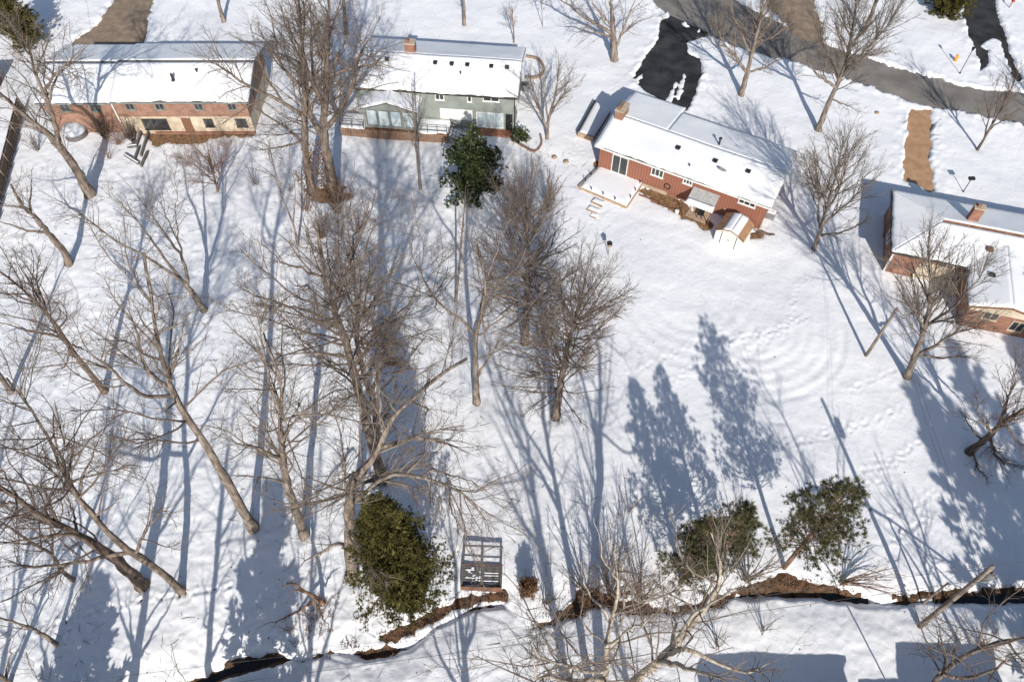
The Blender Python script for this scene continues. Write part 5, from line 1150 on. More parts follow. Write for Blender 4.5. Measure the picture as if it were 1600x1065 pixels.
    ('bare_tree', 'tall bare tree with long left limbs, left trunk of the pair between the houses', 'bare trees in the wooded back yards', 'brown', 0.432, 'oak', 1.3, [(-20.9, 59.58, -0.15), (-20.67, 59.58, 2.94), (-20.16, 59.58, 7.08), (-19.56, 59.58, 10.15), (-18.46, 59.58, 14.12), (-18.23, 59.58, 16.75), (-17.95, 59.58, 18.79), (-17.61, 59.58, 20.8), (-17.3, 59.58, 22.88)], [[(-19.6, 59.58, 9.92), (-21.02, 59.18, 12.06), (-22.6, 58.78, 13.35), (-23.78, 58.38, 14.6), (-25.27, 57.98, 16.85), (-26.96, 57.58, 18.07)], [(-20.24, 59.58, 6.45), (-21.29, 59.83, 8.05), (-22.41, 60.08, 8.92), (-24.15, 60.33, 10.37), (-25.67, 60.58, 11.56)], [(-19.17, 59.58, 11.57), (-18.21, 60.33, 12.81), (-17.89, 61.08, 15.71), (-17.53, 61.83, 18.74), (-17.37, 62.58, 20.53)], [(-18.78, 59.58, 12.98), (-20.4, 59.33, 15.44), (-19.97, 59.08, 18.82), (-20.01, 58.83, 21.44), (-19.8, 58.58, 23.47)], [(-18.27, 59.58, 16.35), (-19.06, 60.58, 18.2), (-19.63, 61.58, 19.97)], [(-21.11, 59.16, 12.14), (-21.55, 58.16, 15.43), (-21.33, 57.16, 18.67), (-20.84, 56.16, 21.67)], [(-20.16, 59.58, 7.08), (-22.34, 58.92, 6.86), (-24.34, 58.25, 7.05), (-25.37, 57.58, 8.41)]]),
    ('bare_tree', 'bare trunk behind the tall pair, at the left end of the grey roof', 'bare trees along the street', 'brown', 0.306, 'oak', 1.0, [(-20.8, 87.88, -0.15), (-20.54, 87.88, 2.88), (-20.18, 87.88, 5.8), (-19.85, 87.88, 9.33)], []),
    ('bare_tree', 'heaviest bare trunk at the lower left, spreading low and leftward', 'bare trees in the wooded back yards', 'dark', 0.468, 'oak', 1.9, [(-27.52, 18.52, -0.15), (-27.06, 18.52, 4.08), (-27.14, 18.52, 6.88), (-27.35, 18.52, 8.66), (-27.58, 18.52, 10.45), (-28.08, 18.52, 12.03), (-28.72, 18.52, 13.44), (-28.5, 18.52, 15.52), (-28.67, 18.52, 17.03), (-28.89, 18.52, 19.11)], [[(-28.72, 18.52, 13.44), (-29.38, 18.19, 14.24), (-30.13, 17.86, 14.38), (-30.89, 17.52, 14.81)], [(-27.39, 18.52, 8.98), (-27.2, 18.12, 11.26), (-27.48, 17.72, 12.5), (-28.62, 17.32, 12.81), (-30.56, 16.92, 12.92), (-31.19, 16.52, 13.57)], [(-28.54, 18.52, 15.15), (-31.58, 19.52, 12.84), (-34.11, 20.52, 11.14)], [(-27.58, 18.52, 10.45), (-28.39, 20.02, 10.26), (-29.21, 21.52, 10.89)], [(-28.08, 18.52, 12.03), (-28.08, 19.52, 14.36), (-28.11, 20.52, 15.78)]]),
    ('bare_tree', 'bare tree at the lower left crossing the heaviest trunk, bent like an elbow', 'bare trees in the wooded back yards', 'brown', 0.288, 'oak', 1.0, [(-24.48, 18.14, -0.15), (-24.75, 18.39, 4.06), (-25.57, 18.64, 6.92), (-26.47, 18.89, 8.71), (-26.09, 19.14, 11.13), (-26.18, 19.39, 11.76), (-26.79, 19.64, 12.17), (-27.14, 19.89, 12.38), (-26.29, 20.14, 16.48), (-25.33, 20.39, 20.37), (-25.25, 20.64, 22.1), (-25.36, 20.89, 23.57), (-25.51, 21.14, 24.71)], [[(-25.56, 18.64, 6.88), (-26.74, 18.35, 7.1), (-27.6, 18.07, 7.17), (-28.91, 17.78, 6.99), (-29.67, 17.5, 7.44), (-31.24, 17.21, 7.9), (-31.61, 16.92, 9.69), (-31.92, 16.64, 11.64)], [(-25.47, 18.61, 6.57), (-23.78, 18.86, 9.57), (-21.92, 19.11, 12.23), (-21.06, 19.36, 13.88), (-20.46, 19.61, 15.08)], [(-27.14, 19.89, 12.38), (-25.89, 20.56, 14.83), (-24.43, 21.22, 16.88), (-23.26, 21.89, 18.75)], [(-26.29, 20.14, 16.48), (-25.73, 19.47, 19.13), (-25.49, 18.81, 21.2), (-24.85, 18.14, 23.54)], [(-26.6, 20.05, 14.96), (-26.13, 21.55, 16.25), (-25.95, 23.05, 17.45)], [(-26.14, 19.3, 11.52), (-25.19, 19.8, 11.81), (-24.39, 20.3, 12.63)]]),
    ('bare_tree', 'short bare tree with a kinked trunk under the heavy low limbs, lower left', 'bare trees in the wooded back yards', 'brown', 0.171, 'oak', 1.0, [(-32.76, 18.95, -0.15), (-32.72, 18.95, 2.0), (-31.83, 18.95, 4.93), (-31.68, 18.95, 6.06), (-32.06, 18.95, 7.74), (-32.02, 18.95, 10.11), (-32.15, 18.95, 11.38), (-32.18, 18.95, 12.8)], [[(-31.79, 18.95, 5.25), (-30.81, 19.62, 7.97), (-30.6, 20.29, 8.87), (-30.29, 20.95, 10.15)], [(-32.72, 18.95, 2.0), (-33.38, 18.29, 2.18), (-34.47, 17.62, 1.37), (-35.12, 16.95, 0.54)]]),
    ('bare_tree', 'low slanting bare trunk at the left edge near the bottom', 'bare trees in the wooded back yards', 'tan', 0.18, 'oak', 0.7, [(-32.49, 14.32, -0.15), (-32.06, 14.32, 2.56), (-32.06, 14.32, 4.48), (-32.41, 14.32, 5.69), (-32.91, 14.32, 6.72), (-33.36, 14.32, 8.13)], []),
    ('bare_tree', 'bare trunk cut by the lower left corner of the picture', 'bare trees in the wooded back yards', 'tan', 0.18, 'oak', 0.7, [(-34.91, 11.72, -0.15), (-34.15, 11.72, 2.57), (-33.44, 11.72, 6.15), (-32.37, 11.72, 10.1)], [[(-34.57, 11.72, 1.06), (-33.85, 12.72, 2.63), (-33.07, 13.72, 4.41)]]),
    ('bare_tree', 'broken dead tree with curled limbs, on the bank left of the cedar', 'bare trees in the wooded back yards', 'red', 0.18, 'low', 0.35, [(-13.87, 17.25, -0.15), (-14.09, 17.25, 1.68), (-14.75, 17.25, 2.85), (-14.87, 17.25, 4.53), (-15.33, 17.25, 4.81), (-16.05, 17.25, 3.28)], [[(-14.75, 17.25, 2.85), (-14.97, 16.75, 4.87), (-15.32, 16.25, 4.52)], [(-14.04, 17.25, 1.29), (-15.63, 16.58, 0.07), (-16.86, 15.92, 0.5), (-18.26, 15.25, 0.65)], [(-14.22, 17.25, 1.9), (-13.69, 16.25, 1.39), (-12.93, 15.25, 2.91), (-12.18, 14.25, 3.63)]]),
    ('bare_tree', 'pale sycamore leaning right over the creek, from the bottom edge', 'pale sycamores over the creek', 'pale', 0.42, 'syc', 1.1, [(6.1, 10.0, -0.15), (7.49, 10.5, 6.9), (8.78, 11.0, 9.77), (9.29, 11.5, 10.67), (9.98, 12.0, 13.63), (10.47, 12.5, 15.61), (10.98, 13.0, 15.65), (10.9, 13.5, 17.8), (10.68, 14.0, 19.44), (10.4, 14.5, 19.72), (10.23, 15.0, 19.48)], [[(9.36, 11.55, 10.95), (9.09, 11.3, 17.85), (9.22, 11.05, 20.53), (9.46, 10.8, 22.82), (9.77, 10.55, 24.95)], [(9.27, 11.48, 10.62), (9.26, 12.08, 11.5), (9.5, 12.68, 12.19), (9.15, 13.28, 11.61), (9.12, 13.88, 11.58), (9.23, 14.48, 12.66)], [(9.09, 11.31, 10.32), (9.46, 10.91, 13.39), (10.53, 10.51, 12.67), (12.06, 10.11, 11.91), (13.03, 9.71, 12.99), (13.06, 9.31, 16.8)], [(10.9, 13.5, 17.8), (12.44, 14.84, 15.44), (13.53, 16.17, 14.82), (14.19, 17.5, 13.87)], [(8.67, 10.96, 9.53), (9.38, 9.96, 13.18), (10.12, 8.96, 15.59), (10.57, 7.96, 18.58)]]),
    ('bare_tree', 'pale sycamore with upright limbs, left one of the two over the creek', 'pale sycamores over the creek', 'pale', 0.3, 'syc', 1.2, [(5.64, 9.61, -0.15), (5.42, 10.32, 10.63), (5.11, 11.04, 13.57), (5.25, 11.75, 14.7), (5.67, 12.46, 14.58), (5.88, 13.18, 15.09), (5.6, 13.89, 17.16), (5.22, 14.61, 19.0)], [[(5.31, 11.85, 14.68), (4.78, 12.35, 16.14), (4.16, 12.85, 15.71), (3.81, 13.35, 17.15), (3.48, 13.85, 18.27)], [(5.41, 10.34, 10.71), (4.76, 9.84, 12.38), (2.77, 9.34, 15.42), (1.22, 8.84, 20.95), (0.51, 8.34, 25.9)], [(5.46, 10.2, 8.85), (4.4, 9.6, 11.77), (2.7, 9.0, 14.05), (1.49, 8.4, 17.69), (0.86, 7.8, 22.07), (0.53, 7.2, 26.94)], [(5.47, 12.12, 14.64), (6.25, 12.62, 11.76), (6.34, 13.12, 13.16), (6.11, 13.62, 16.42), (6.14, 14.12, 18.46)], [(5.67, 13.71, 16.64), (6.27, 14.71, 17.77), (6.86, 15.71, 17.93), (7.09, 16.71, 18.14)], [(5.74, 13.54, 16.13), (4.82, 13.87, 18.22), (4.26, 14.2, 20.95), (3.98, 14.54, 22.56)], [(5.15, 10.95, 13.2), (5.73, 10.28, 19.0), (5.8, 9.61, 23.56), (6.1, 8.95, 26.4)]]),
    ('bare_tree', 'bare vase-shaped street tree beside the road, spreading over the asphalt', 'bare trees along the street', 'grey', 0.324, 'vase', 1.8, [(34.3, 69.69, -0.15), (34.29, 69.69, 3.49), (34.39, 69.69, 6.04), (34.46, 69.69, 8.54), (34.07, 69.69, 10.78), (33.5, 69.69, 13.61), (32.85, 69.69, 16.28)], [[(34.43, 69.69, 7.35), (35.42, 69.19, 10.09), (36.18, 68.69, 12.45), (36.59, 68.19, 14.7), (36.3, 67.69, 16.84)], [(34.09, 69.69, 10.63), (35.82, 70.69, 12.48), (37.13, 71.69, 14.41)], [(34.41, 69.69, 6.58), (32.05, 70.03, 9.89), (30.43, 70.36, 12.34), (29.11, 70.69, 14.34)], [(34.32, 69.69, 4.16), (35.98, 68.69, 4.1), (37.11, 67.69, 4.06)], [(34.44, 69.69, 7.77), (36.02, 70.69, 8.22), (37.93, 71.69, 8.29), (40.01, 72.69, 7.98)], [(34.2, 69.69, 10.03), (32.06, 69.19, 12.89), (30.72, 68.69, 15.58)], [(34.38, 69.69, 5.7), (32.19, 69.69, 6.99), (30.25, 69.69, 8.92), (28.82, 69.69, 10.41)]]),
    ('bare_tree', 'bare spreading tree right of the black driveway', 'bare trees along the street', 'tan', 0.324, 'vase', 1.6, [(26.71, 75.77, -0.15), (26.65, 75.77, 2.11), (26.66, 75.77, 3.81), (26.55, 75.77, 6.26), (26.51, 75.77, 8.6), (26.33, 75.77, 10.84), (26.03, 75.77, 12.99)], [[(26.66, 75.77, 3.14), (25.05, 75.52, 4.98), (23.66, 75.27, 6.52), (22.27, 75.02, 8.25), (21.24, 74.77, 10.0)], [(26.66, 75.77, 3.06), (28.19, 75.11, 4.12), (29.25, 74.44, 5.74), (30.05, 73.77, 6.84)], [(26.56, 75.77, 5.93), (27.49, 76.44, 7.7), (28.12, 77.11, 9.41), (28.58, 77.77, 10.71)], [(26.61, 75.77, 5.04), (25.32, 76.77, 7.09), (24.06, 77.77, 8.99), (23.46, 78.77, 10.47)], [(26.53, 75.77, 7.05), (28.32, 76.11, 7.22), (29.52, 76.44, 8.17), (30.24, 76.77, 9.47)]]),
    ('bare_tree', 'big bare twin-trunk tree left of the black driveway, pale sunlit bark', 'bare trees along the street', 'tan', 0.45, 'oak', 1.2, [(12.45, 82.49, -0.15), (12.05, 82.49, 2.96), (11.64, 82.49, 5.46), (11.24, 82.49, 7.84), (10.86, 82.49, 10.13)], [[(12.28, 82.49, 1.13), (13.17, 82.99, 4.15), (13.82, 83.49, 5.88), (14.18, 83.99, 6.93), (14.59, 84.49, 8.58)], [(11.98, 82.49, 3.38), (9.38, 81.99, 5.45), (6.73, 81.49, 7.36), (5.41, 80.99, 8.75), (3.85, 80.49, 10.19)], [(11.8, 82.49, 4.46), (9.71, 82.82, 6.54), (9.07, 83.15, 7.44), (8.32, 83.49, 8.79)], [(12.84, 82.8, 3.04), (14.64, 82.47, 5.14), (16.33, 82.14, 6.08), (17.53, 81.8, 6.13)], [(12.05, 82.49, 2.96), (8.9, 80.99, 5.2), (6.7, 79.49, 6.42)], [(13.82, 83.49, 5.88), (15.64, 84.99, 6.72), (17.24, 86.49, 7.02)]]),
    ('bare_tree', 'small pale vase-shaped tree at the right end of the grey-green house', 'bare trees around the open yard', 'tan', 0.198, 'vase', 0.9, [(3.91, 68.19, -0.15), (3.84, 68.19, 1.95), (4.12, 68.19, 3.66), (4.57, 68.19, 5.72), (4.72, 68.19, 8.09), (4.85, 68.19, 9.61)], [[(3.85, 68.19, 1.47), (3.09, 67.94, 3.44), (2.48, 67.69, 5.46), (1.31, 67.44, 7.87), (0.77, 67.19, 9.2)], [(3.93, 68.19, 2.51), (3.6, 68.52, 4.81), (3.2, 68.86, 7.05), (2.95, 69.19, 8.9)], [(3.96, 68.19, 2.74), (4.6, 67.86, 4.76), (5.75, 67.52, 6.95), (6.98, 67.19, 7.9)], [(4.17, 68.19, 3.91), (5.43, 68.86, 5.21), (6.02, 69.52, 7.11), (6.32, 70.19, 8.19)]]),
    ('bare_tree', 'bare vase-shaped tree between the red ranch house and the brick house', 'bare trees around the open yard', 'grey', 0.216, 'vase', 1.5, [(29.91, 51.91, -0.15), (29.76, 51.91, 2.21), (29.42, 51.91, 4.41), (29.19, 51.91, 6.91), (28.86, 51.91, 9.28), (28.49, 51.91, 11.52), (27.96, 51.91, 13.99)], [[(29.72, 51.91, 2.46), (28.82, 52.16, 4.58), (28.5, 52.41, 6.66), (27.23, 52.66, 9.34), (26.42, 52.91, 11.36)], [(29.58, 51.91, 3.37), (30.31, 51.66, 5.34), (30.88, 51.41, 7.24), (31.43, 51.16, 9.22), (31.94, 50.91, 10.96)], [(29.78, 51.91, 1.92), (31.06, 51.24, 2.84), (32.21, 50.57, 4.77), (32.68, 49.91, 6.06)], [(29.38, 51.91, 4.83), (29.96, 52.41, 6.91), (29.96, 52.91, 9.11), (29.95, 53.41, 11.28), (30.02, 53.91, 13.0)], [(28.59, 52.33, 6.06), (26.27, 51.33, 9.28), (24.33, 50.33, 11.85)], [(29.08, 51.91, 7.7), (30.39, 52.57, 8.65), (31.1, 53.24, 10.32), (31.66, 53.91, 11.58)]]),
    ('bare_tree', 'broad bare tree standing beside the upper utility pole, before the brick house', 'bare trees around the open yard', 'grey', 0.306, 'vase', 1.6, [(34.73, 36.9, -0.15), (34.2, 36.9, 2.74), (33.59, 36.9, 5.3), (33.17, 36.9, 7.36), (32.39, 36.9, 9.97), (31.47, 36.9, 12.18), (30.23, 36.9, 14.9), (29.16, 36.9, 17.03)], [[(34.06, 36.9, 3.33), (34.54, 36.4, 5.56), (34.63, 35.9, 7.52), (35.27, 35.4, 9.42), (35.69, 34.9, 11.0)], [(33.1, 36.9, 7.62), (33.54, 36.65, 9.56), (33.9, 36.4, 11.26), (33.68, 36.15, 14.14), (33.34, 35.9, 16.41)], [(32.36, 36.9, 10.05), (33.03, 37.57, 11.97), (33.3, 38.24, 14.15), (33.8, 38.9, 14.95)], [(33.21, 36.9, 7.17), (31.44, 37.24, 9.29), (29.84, 37.57, 11.35), (28.93, 37.9, 12.85)], [(32.03, 36.9, 10.84), (31.09, 38.4, 11.88), (30.6, 39.9, 12.46)], [(33.97, 36.9, 3.7), (35.41, 35.9, 4.42), (35.75, 34.9, 6.37), (36.43, 33.9, 7.41)]]),
    ('bare_tree', 'dark bare tree in the blue shade at the right edge', 'bare trees around the open yard', 'dark', 0.297, 'vase', 3.2, [(37.73, 29.58, -0.15), (37.95, 29.58, 1.8), (37.91, 29.58, 3.62), (38.02, 29.58, 5.16), (38.33, 29.58, 6.45), (38.74, 29.58, 8.34), (39.14, 29.58, 10.13)], [[(37.95, 29.58, 4.28), (37.63, 30.08, 6.45), (37.03, 30.58, 9.05), (36.86, 31.08, 10.19), (37.06, 31.58, 11.12)], [(37.81, 29.58, 0.59), (37.85, 28.08, 0.11), (37.63, 26.58, 1.25)], [(37.92, 29.58, 2.87), (39.22, 28.92, 0.85), (41.1, 28.25, -0.72), (41.79, 27.58, -0.52)], [(38.01, 29.58, 5.08), (39.41, 28.58, 3.7), (40.05, 27.58, 4.56)], [(37.95, 29.58, 1.8), (36.85, 30.58, 2.64), (36.01, 31.58, 3.48)], [(37.91, 29.58, 3.41), (36.26, 30.08, 5.08), (35.18, 30.58, 7.13)]]),
    ('bare_tree', 'young bare tree beside the tan driveway at the right edge', 'bare trees along the street', 'dark', 0.144, 'vase', 1.3, [(51.0, 66.3, -0.15), (50.9, 66.3, 2.04), (50.84, 66.3, 3.92), (50.8, 66.3, 5.98), (50.56, 66.3, 7.95), (50.21, 66.3, 9.84)], [[(50.91, 66.3, 1.74), (50.35, 66.64, 4.07), (49.7, 66.97, 6.26), (49.41, 67.3, 8.36)], [(50.88, 66.3, 2.8), (51.51, 65.8, 5.16), (52.12, 65.3, 6.76)]]),
    ('bare_tree', 'round twiggy little tree in the top snow field', 'bare trees along the street', 'red', 0.09, 'round', 1.0, [(0.24, 86.0, -0.15), (0.24, 86.0, 0.98), (0.16, 86.0, 1.94), (0.08, 86.0, 3.22), (0.0, 86.0, 4.48)], []),
    ('bare_tree', 'bare tree cut by the top edge above the grey roof', 'bare trees along the street', 'tan', 0.243, 'oak', 1.0, [(-6.09, 89.8, -0.15), (-5.99, 89.8, 2.11), (-5.96, 89.8, 4.24), (-5.91, 89.8, 6.69)], []),
    ('bare_tree', 'thin sapling alone in the top snow field', 'bare trees along the street', 'grey', 0.045, 'round', 0.25, [(3.89, 89.52, -0.15), (3.77, 89.52, 1.42), (3.65, 89.52, 2.72), (3.53, 89.52, 3.99)], []),
    ('bare_tree', 'bare trunk cut by the top edge above the long brick house', 'bare trees along the street', 'tan', 0.288, 'oak', 1.0, [(-36.67, 90.35, -0.15), (-36.57, 90.35, 2.2), (-36.44, 90.35, 3.91), (-36.17, 90.35, 6.77)], []),
    ('bare_tree', 'low multi-stemmed bare tree below the right end of the long brick house', 'bare trees in the wooded back yards', 'red', 0.117, 'round', 0.8, [(-30.87, 59.87, -0.15), (-30.65, 59.87, 1.36), (-30.43, 59.87, 3.11), (-30.22, 59.87, 5.22)], [[(-30.73, 59.87, 0.86), (-29.89, 60.2, 2.37), (-28.94, 60.53, 4.21), (-28.41, 60.87, 5.58)], [(-30.68, 59.87, 1.16), (-31.18, 59.53, 2.99), (-31.87, 59.2, 4.57), (-32.67, 58.87, 5.69)], [(-30.7, 59.87, 1.05), (-30.43, 59.87, 3.54), (-31.04, 59.87, 5.63), (-31.26, 59.87, 6.84)], [(-30.68, 59.87, 1.16), (-31.57, 58.87, 2.3), (-32.49, 57.87, 3.68)]]),
    ('bare_tree', 'thin bare tree just left of the ivy-footed trunk', 'bare trees in the wooded back yards', 'tan', 0.126, 'oak', 0.6, [(-21.23, 52.33, -0.15), (-21.05, 52.33, 2.21), (-21.01, 52.33, 3.97), (-21.32, 52.33, 6.49), (-21.16, 52.33, 8.1), (-21.04, 52.33, 11.14), (-20.77, 52.33, 13.28)], [[(-21.03, 52.33, 3.09), (-20.27, 53.0, 5.84), (-20.02, 53.66, 8.41), (-20.12, 54.33, 10.48)]]),
    ('bare_tree', 'bare tree at the lower right corner, boughs arching over the shaded snow', 'pale sycamores over the creek', 'brown', 0.234, 'oak', 0.6, [(26.9, 8.82, -0.15), (24.08, 9.82, 10.23), (25.6, 10.82, 10.11), (27.75, 11.82, 9.22), (30.86, 12.82, 7.0), (34.18, 13.82, 3.84), (38.0, 14.82, 0.95)], [[(24.7, 10.23, 10.18), (26.58, 10.03, 9.22), (26.02, 9.83, 12.74), (25.35, 9.63, 15.8), (24.62, 9.43, 18.73), (24.27, 9.23, 21.4)], [(25.6, 10.82, 10.11), (25.72, 11.82, 11.12), (25.72, 12.82, 11.42)]])]
nv = 0
for k, sp in enumerate(TREES):
    rt_, c = bare_tree(sp, 100 + k); nv += c
print('tree verts', nv)

# trees whose trunks stand south of the picture and throw their shadows into it
def lone_tree(name, label, group, x, y, h, r, seed, bark='brown', style='far', mul=.6, nl=5):
    rng = random.Random(seed)
    tr = [(x, y, -.1)]; lx, ly = rng.uniform(-.05, .05), rng.uniform(-.05, .05)
    for k in range(1, 8): tr.append((x + lx * h * k / 7 + rng.uniform(-.2, .2), y + ly * h * k / 7 + rng.uniform(-.2, .2), h * k / 7))
    lim = []
    for k in range(nl):
        i = rng.randint(2, 5); a = rng.uniform(0, 6.28); p = tr[i]; l = h * rng.uniform(.25, .45); q = [p]
        for j in range(1, 5):
            f = j / 4; q.append((p[0] + math.cos(a) * l * .55 * f ** .9, p[1] + math.sin(a) * l * .55 * f ** .9, p[2] + l * .85 * f))
        lim.append(q)
    return bare_tree((name, label, group, bark, r, style, mul, tr, lim), seed)
for k, (x, y, h, r, lab) in enumerate(((-25.6, 5.0, 19, .42, 'bare tree below the lower left edge throwing the widest trunk shadow'), (-20.2, 3.5, 20, .3, 'bare tree below the lower edge throwing the second trunk shadow'), (-16.8, 6.5, 17, .2, 'bare tree below the lower edge throwing the thin forked shadow'), (-34.5, 4.0, 16, .25, 'bare tree below the lower left corner throwing a thin shadow'),
        (5.2, 2.0, 21, .45, 'bare tree below the middle edge throwing the forked shadow beside the oak'), (9.4, 1.5, 15, .28, 'bare tree below the middle edge throwing a narrow double shadow'), (-29.5, 1.0, 20, .3, 'bare tree far below the lower left edge throwing a faint shadow'), (-13.0, 2.0, 18, .26, 'bare tree below the lower edge whose shadow crosses the dead tree'), (-39.0, 9.0, 17, .3, 'bare tree outside the left edge near the lower corner'), (-2.0, 4.0, 15, .3, 'bare tree below the middle edge throwing a shadow across the creek'), (32.6, 7.2, 14.5, .22, 'bare tree below the lower right edge throwing the twin line shadow'), (33.3, 6.8, 13, .18, 'thin bare tree beside it throwing the other twin line'))):
    lone_tree('bare_tree', lab, 'bare trees south of the creek', x, y, h, r, 300 + k, nl=3 if r < .25 else 5)
for k, (x, y, h, r, lab) in enumerate(((6, 104, 15, .35, 'bare tree beyond the top edge above the snow field'), (-24, 101, 16, .35, 'bare tree beyond the top edge behind the brick house'), (62, 62, 13, .3, 'bare tree just outside the right edge by the street'), (44, 88, 14, .3, 'bare tree beside the gravel drive at the top edge'))):
    lone_tree('bare_tree', lab, 'bare trees along the street', x, y, h, r, 330 + k, mul=1.0, style='oak')

# ------------------------------------------------------------------ evergreens and shrubs
def blades(C, D, ln, wd, rng, nper, spread):
    """small diamond blades round centres C pointing along D"""
    N = len(C)
    C = np.repeat(C, nper, 0); D = np.repeat(D, nper, 0); n = len(C)
    d = D + rng.normal(0, spread, (n, 3)); d /= np.linalg.norm(d, axis=1, keepdims=True) + 1e-9
    w = np.cross(d, rng.normal(size=(n, 3))); w /= np.linalg.norm(w, axis=1, keepdims=True) + 1e-9
    l = ln * rng.uniform(.6, 1.35, (n, 1)); ww = wd * rng.uniform(.7, 1.3, (n, 1))
    V = np.stack([C, C + d * l * .5 + w * ww, C + d * l, C + d * l * .5 - w * ww], 1).reshape(-1, 3)
    F = np.arange(n * 4).reshape(n, 4)
    return V, F

def cedar(label, x, y, h, rad, seed, n=3200, group='evergreens', mat='cedar', name='cedar_tree', lean=(0, 0), low=0.0, waist=.5, per=12, blade=(.26, .034), zbias=.9):
    rng = np.random.default_rng(seed)
    root = tag(empty(name, (x, y, 0)), label, 'tree', group)
    MB().tube([(0, 0, -.2), (0, 0, .4), (lean[0] * .5, lean[1] * .5, h * .5), (lean[0], lean[1], h * .96)], [rad * .1 + .04, rad * .08 + .02, .08, .02], 9).build('trunk', M['bark_red'], root)
    # sprays: each bough end carries a clump of tufts, with gaps between the clumps
    ns = n // 11
    zz = low + (1 - low) * rng.random(ns) ** zbias; an = rng.random(ns) * 2 * math.pi
    prof = np.where(zz < .34, waist + (1 - waist) * (zz / .34) ** .8, (1.0 - ((zz - .34) / .66) ** 1.25))
    lob = 1 + .14 * np.sin(an * 5 + zz * 15 + seed) + rng.normal(0, .1, ns)
    rr = rad * np.clip(prof, .04, 1) * lob * np.sqrt(rng.uniform(.3, 1.0, ns))
    S0 = np.stack([rr * np.cos(an) + lean[0] * zz, rr * np.sin(an) + lean[1] * zz, zz * h], -1)
    SD = np.stack([np.cos(an) * .8, np.sin(an) * .8, np.full(ns, .62)], -1)
    k = rng.integers(0, ns, n)
    along = rng.uniform(-.5, .55, (n, 1))
    C = S0[k] + SD[k] * along * .9 + rng.normal(0, .17, (n, 3)) * (1 - .5 * (along + .5))
    V, F = blades(C, SD[k], blade[0], blade[1], rng, per, .6)
    # flecks of secondary boughs
    # the dense dark heart of the tree
    m2 = n // 3; zc = low + (.93 - low) * rng.random(m2); ac = rng.random(m2) * 6.28
    pc = np.where(zc < .34, waist + (1 - waist) * (zc / .34) ** .8, (1.0 - ((zc - .34) / .66) ** 1.25))
    rc = rad * .62 * np.clip(pc, .05, 1) * np.sqrt(rng.random(m2))
    zc = zc ** .8
    C2 = np.stack([rc * np.cos(ac) + lean[0] * zc, rc * np.sin(ac) + lean[1] * zc, zc * h], -1)
    V2, F2 = blades(C2, np.stack([np.cos(ac), np.sin(ac), .5 + 0 * ac], -1), .5, .1, rng, 5, .7)
    V, F = np.concatenate([V, V2]), np.concatenate([F, F2 + len(V)])
    link('crown', mesh_from('crown', V, [F]), M[mat], root)
    B = []
    m = 130
    tz = rng.random(m) * .8 + .08; ta = rng.random(m) * 6.28
    P0 = np.stack([lean[0] * tz, lean[1] * tz, tz * h * .93], -1)
    ln = rad * np.clip(1.05 - tz, .1, 1) * rng.uniform(.6, .95, m)
    P = np.stack([P0 + np.stack([np.cos(ta), np.sin(ta), np.full(m, .45)], -1) * (ln * f)[:, None] for f in (0, .5, 1)], 1)
    V, F = tube_mesh(P, np.tile(np.array([[.035, .022, .008]]), (m, 1)), 4)
    link('bough', mesh_from('bough', V, [F]), M['twig_red'], root)
    return root

def pine(label, x, y, h, rad, seed, start=.3, group='pines beside the creek', dens=1.0, lean=(0, 0)):
    rng = np.random.default_rng(seed)
    root = tag(empty('pine_tree', (x, y, 0)), label, 'tree', group)
    lx, ly = lean
    MB().tube([(0, 0, -.2), (lx * .3, ly * .3, h * .3), (lx * .7, ly * .7, h * .7), (lx, ly, h)], [.19, .15, .08, .02], 9).build('trunk', M['bark_red'], root)
    P = []; Rr = []
    z = h * start
    while z < h * .985:
        f = (z - h * start) / (h * (1 - start))
        n = rng.integers(5, 8)
        for k in range(n):
            a = rng.random() * 6.28; l = rad * (1.02 - f) ** .75 * rng.uniform(.55, 1.15) * (1 if f > .15 else .8)
            e = .12 + .5 * f + rng.normal(0, .12)
            c = np.array([lx * z / h, ly * z / h, z])
            d = np.array([math.cos(a), math.sin(a), e])
            P.append([c, c + d * l * .5 + [0, 0, -.02], c + d * l + [0, 0, .16 * l]]); Rr.append([.035 * (1.1 - f), .022 * (1.1 - f), .008])
        z += h * rng.uniform(.02, .032) / dens
    P = np.array(P); Rr = np.array(Rr); L = np.linalg.norm(P[:, -1] - P[:, 0], axis=1)
    V1, F1 = tube_mesh(P, Rr, 4)
    S = spawn(rng, P, Rr, L, 5.2, .25, 1.0, 50, 12, .36, .25, 1.0, 3, .08, .1, .7, .006)
    V2, F2 = tube_mesh(S[0], S[1], 3)
    link('bough', mesh_from('bough', np.concatenate([V1, V2]), [F1, F2 + len(V1)]), M['twig_red'], root)
    tips = np.concatenate([S[0][:, -1], P[:, -1]]); dirs = np.concatenate([S[0][:, -1] - S[0][:, -2], P[:, -1] - P[:, -2]])
    tips = tips - .1 * dirs / (np.linalg.norm(dirs, axis=1, keepdims=True) + 1e-9)
    dirs /= np.linalg.norm(dirs, axis=1, keepdims=True) + 1e-9; dirs[:, 2] += .25
    V, F = blades(tips, dirs, .30, .0145, rng, 22, .62)
    link('crown', mesh_from('crown', V, [F]), M['pine'], root)

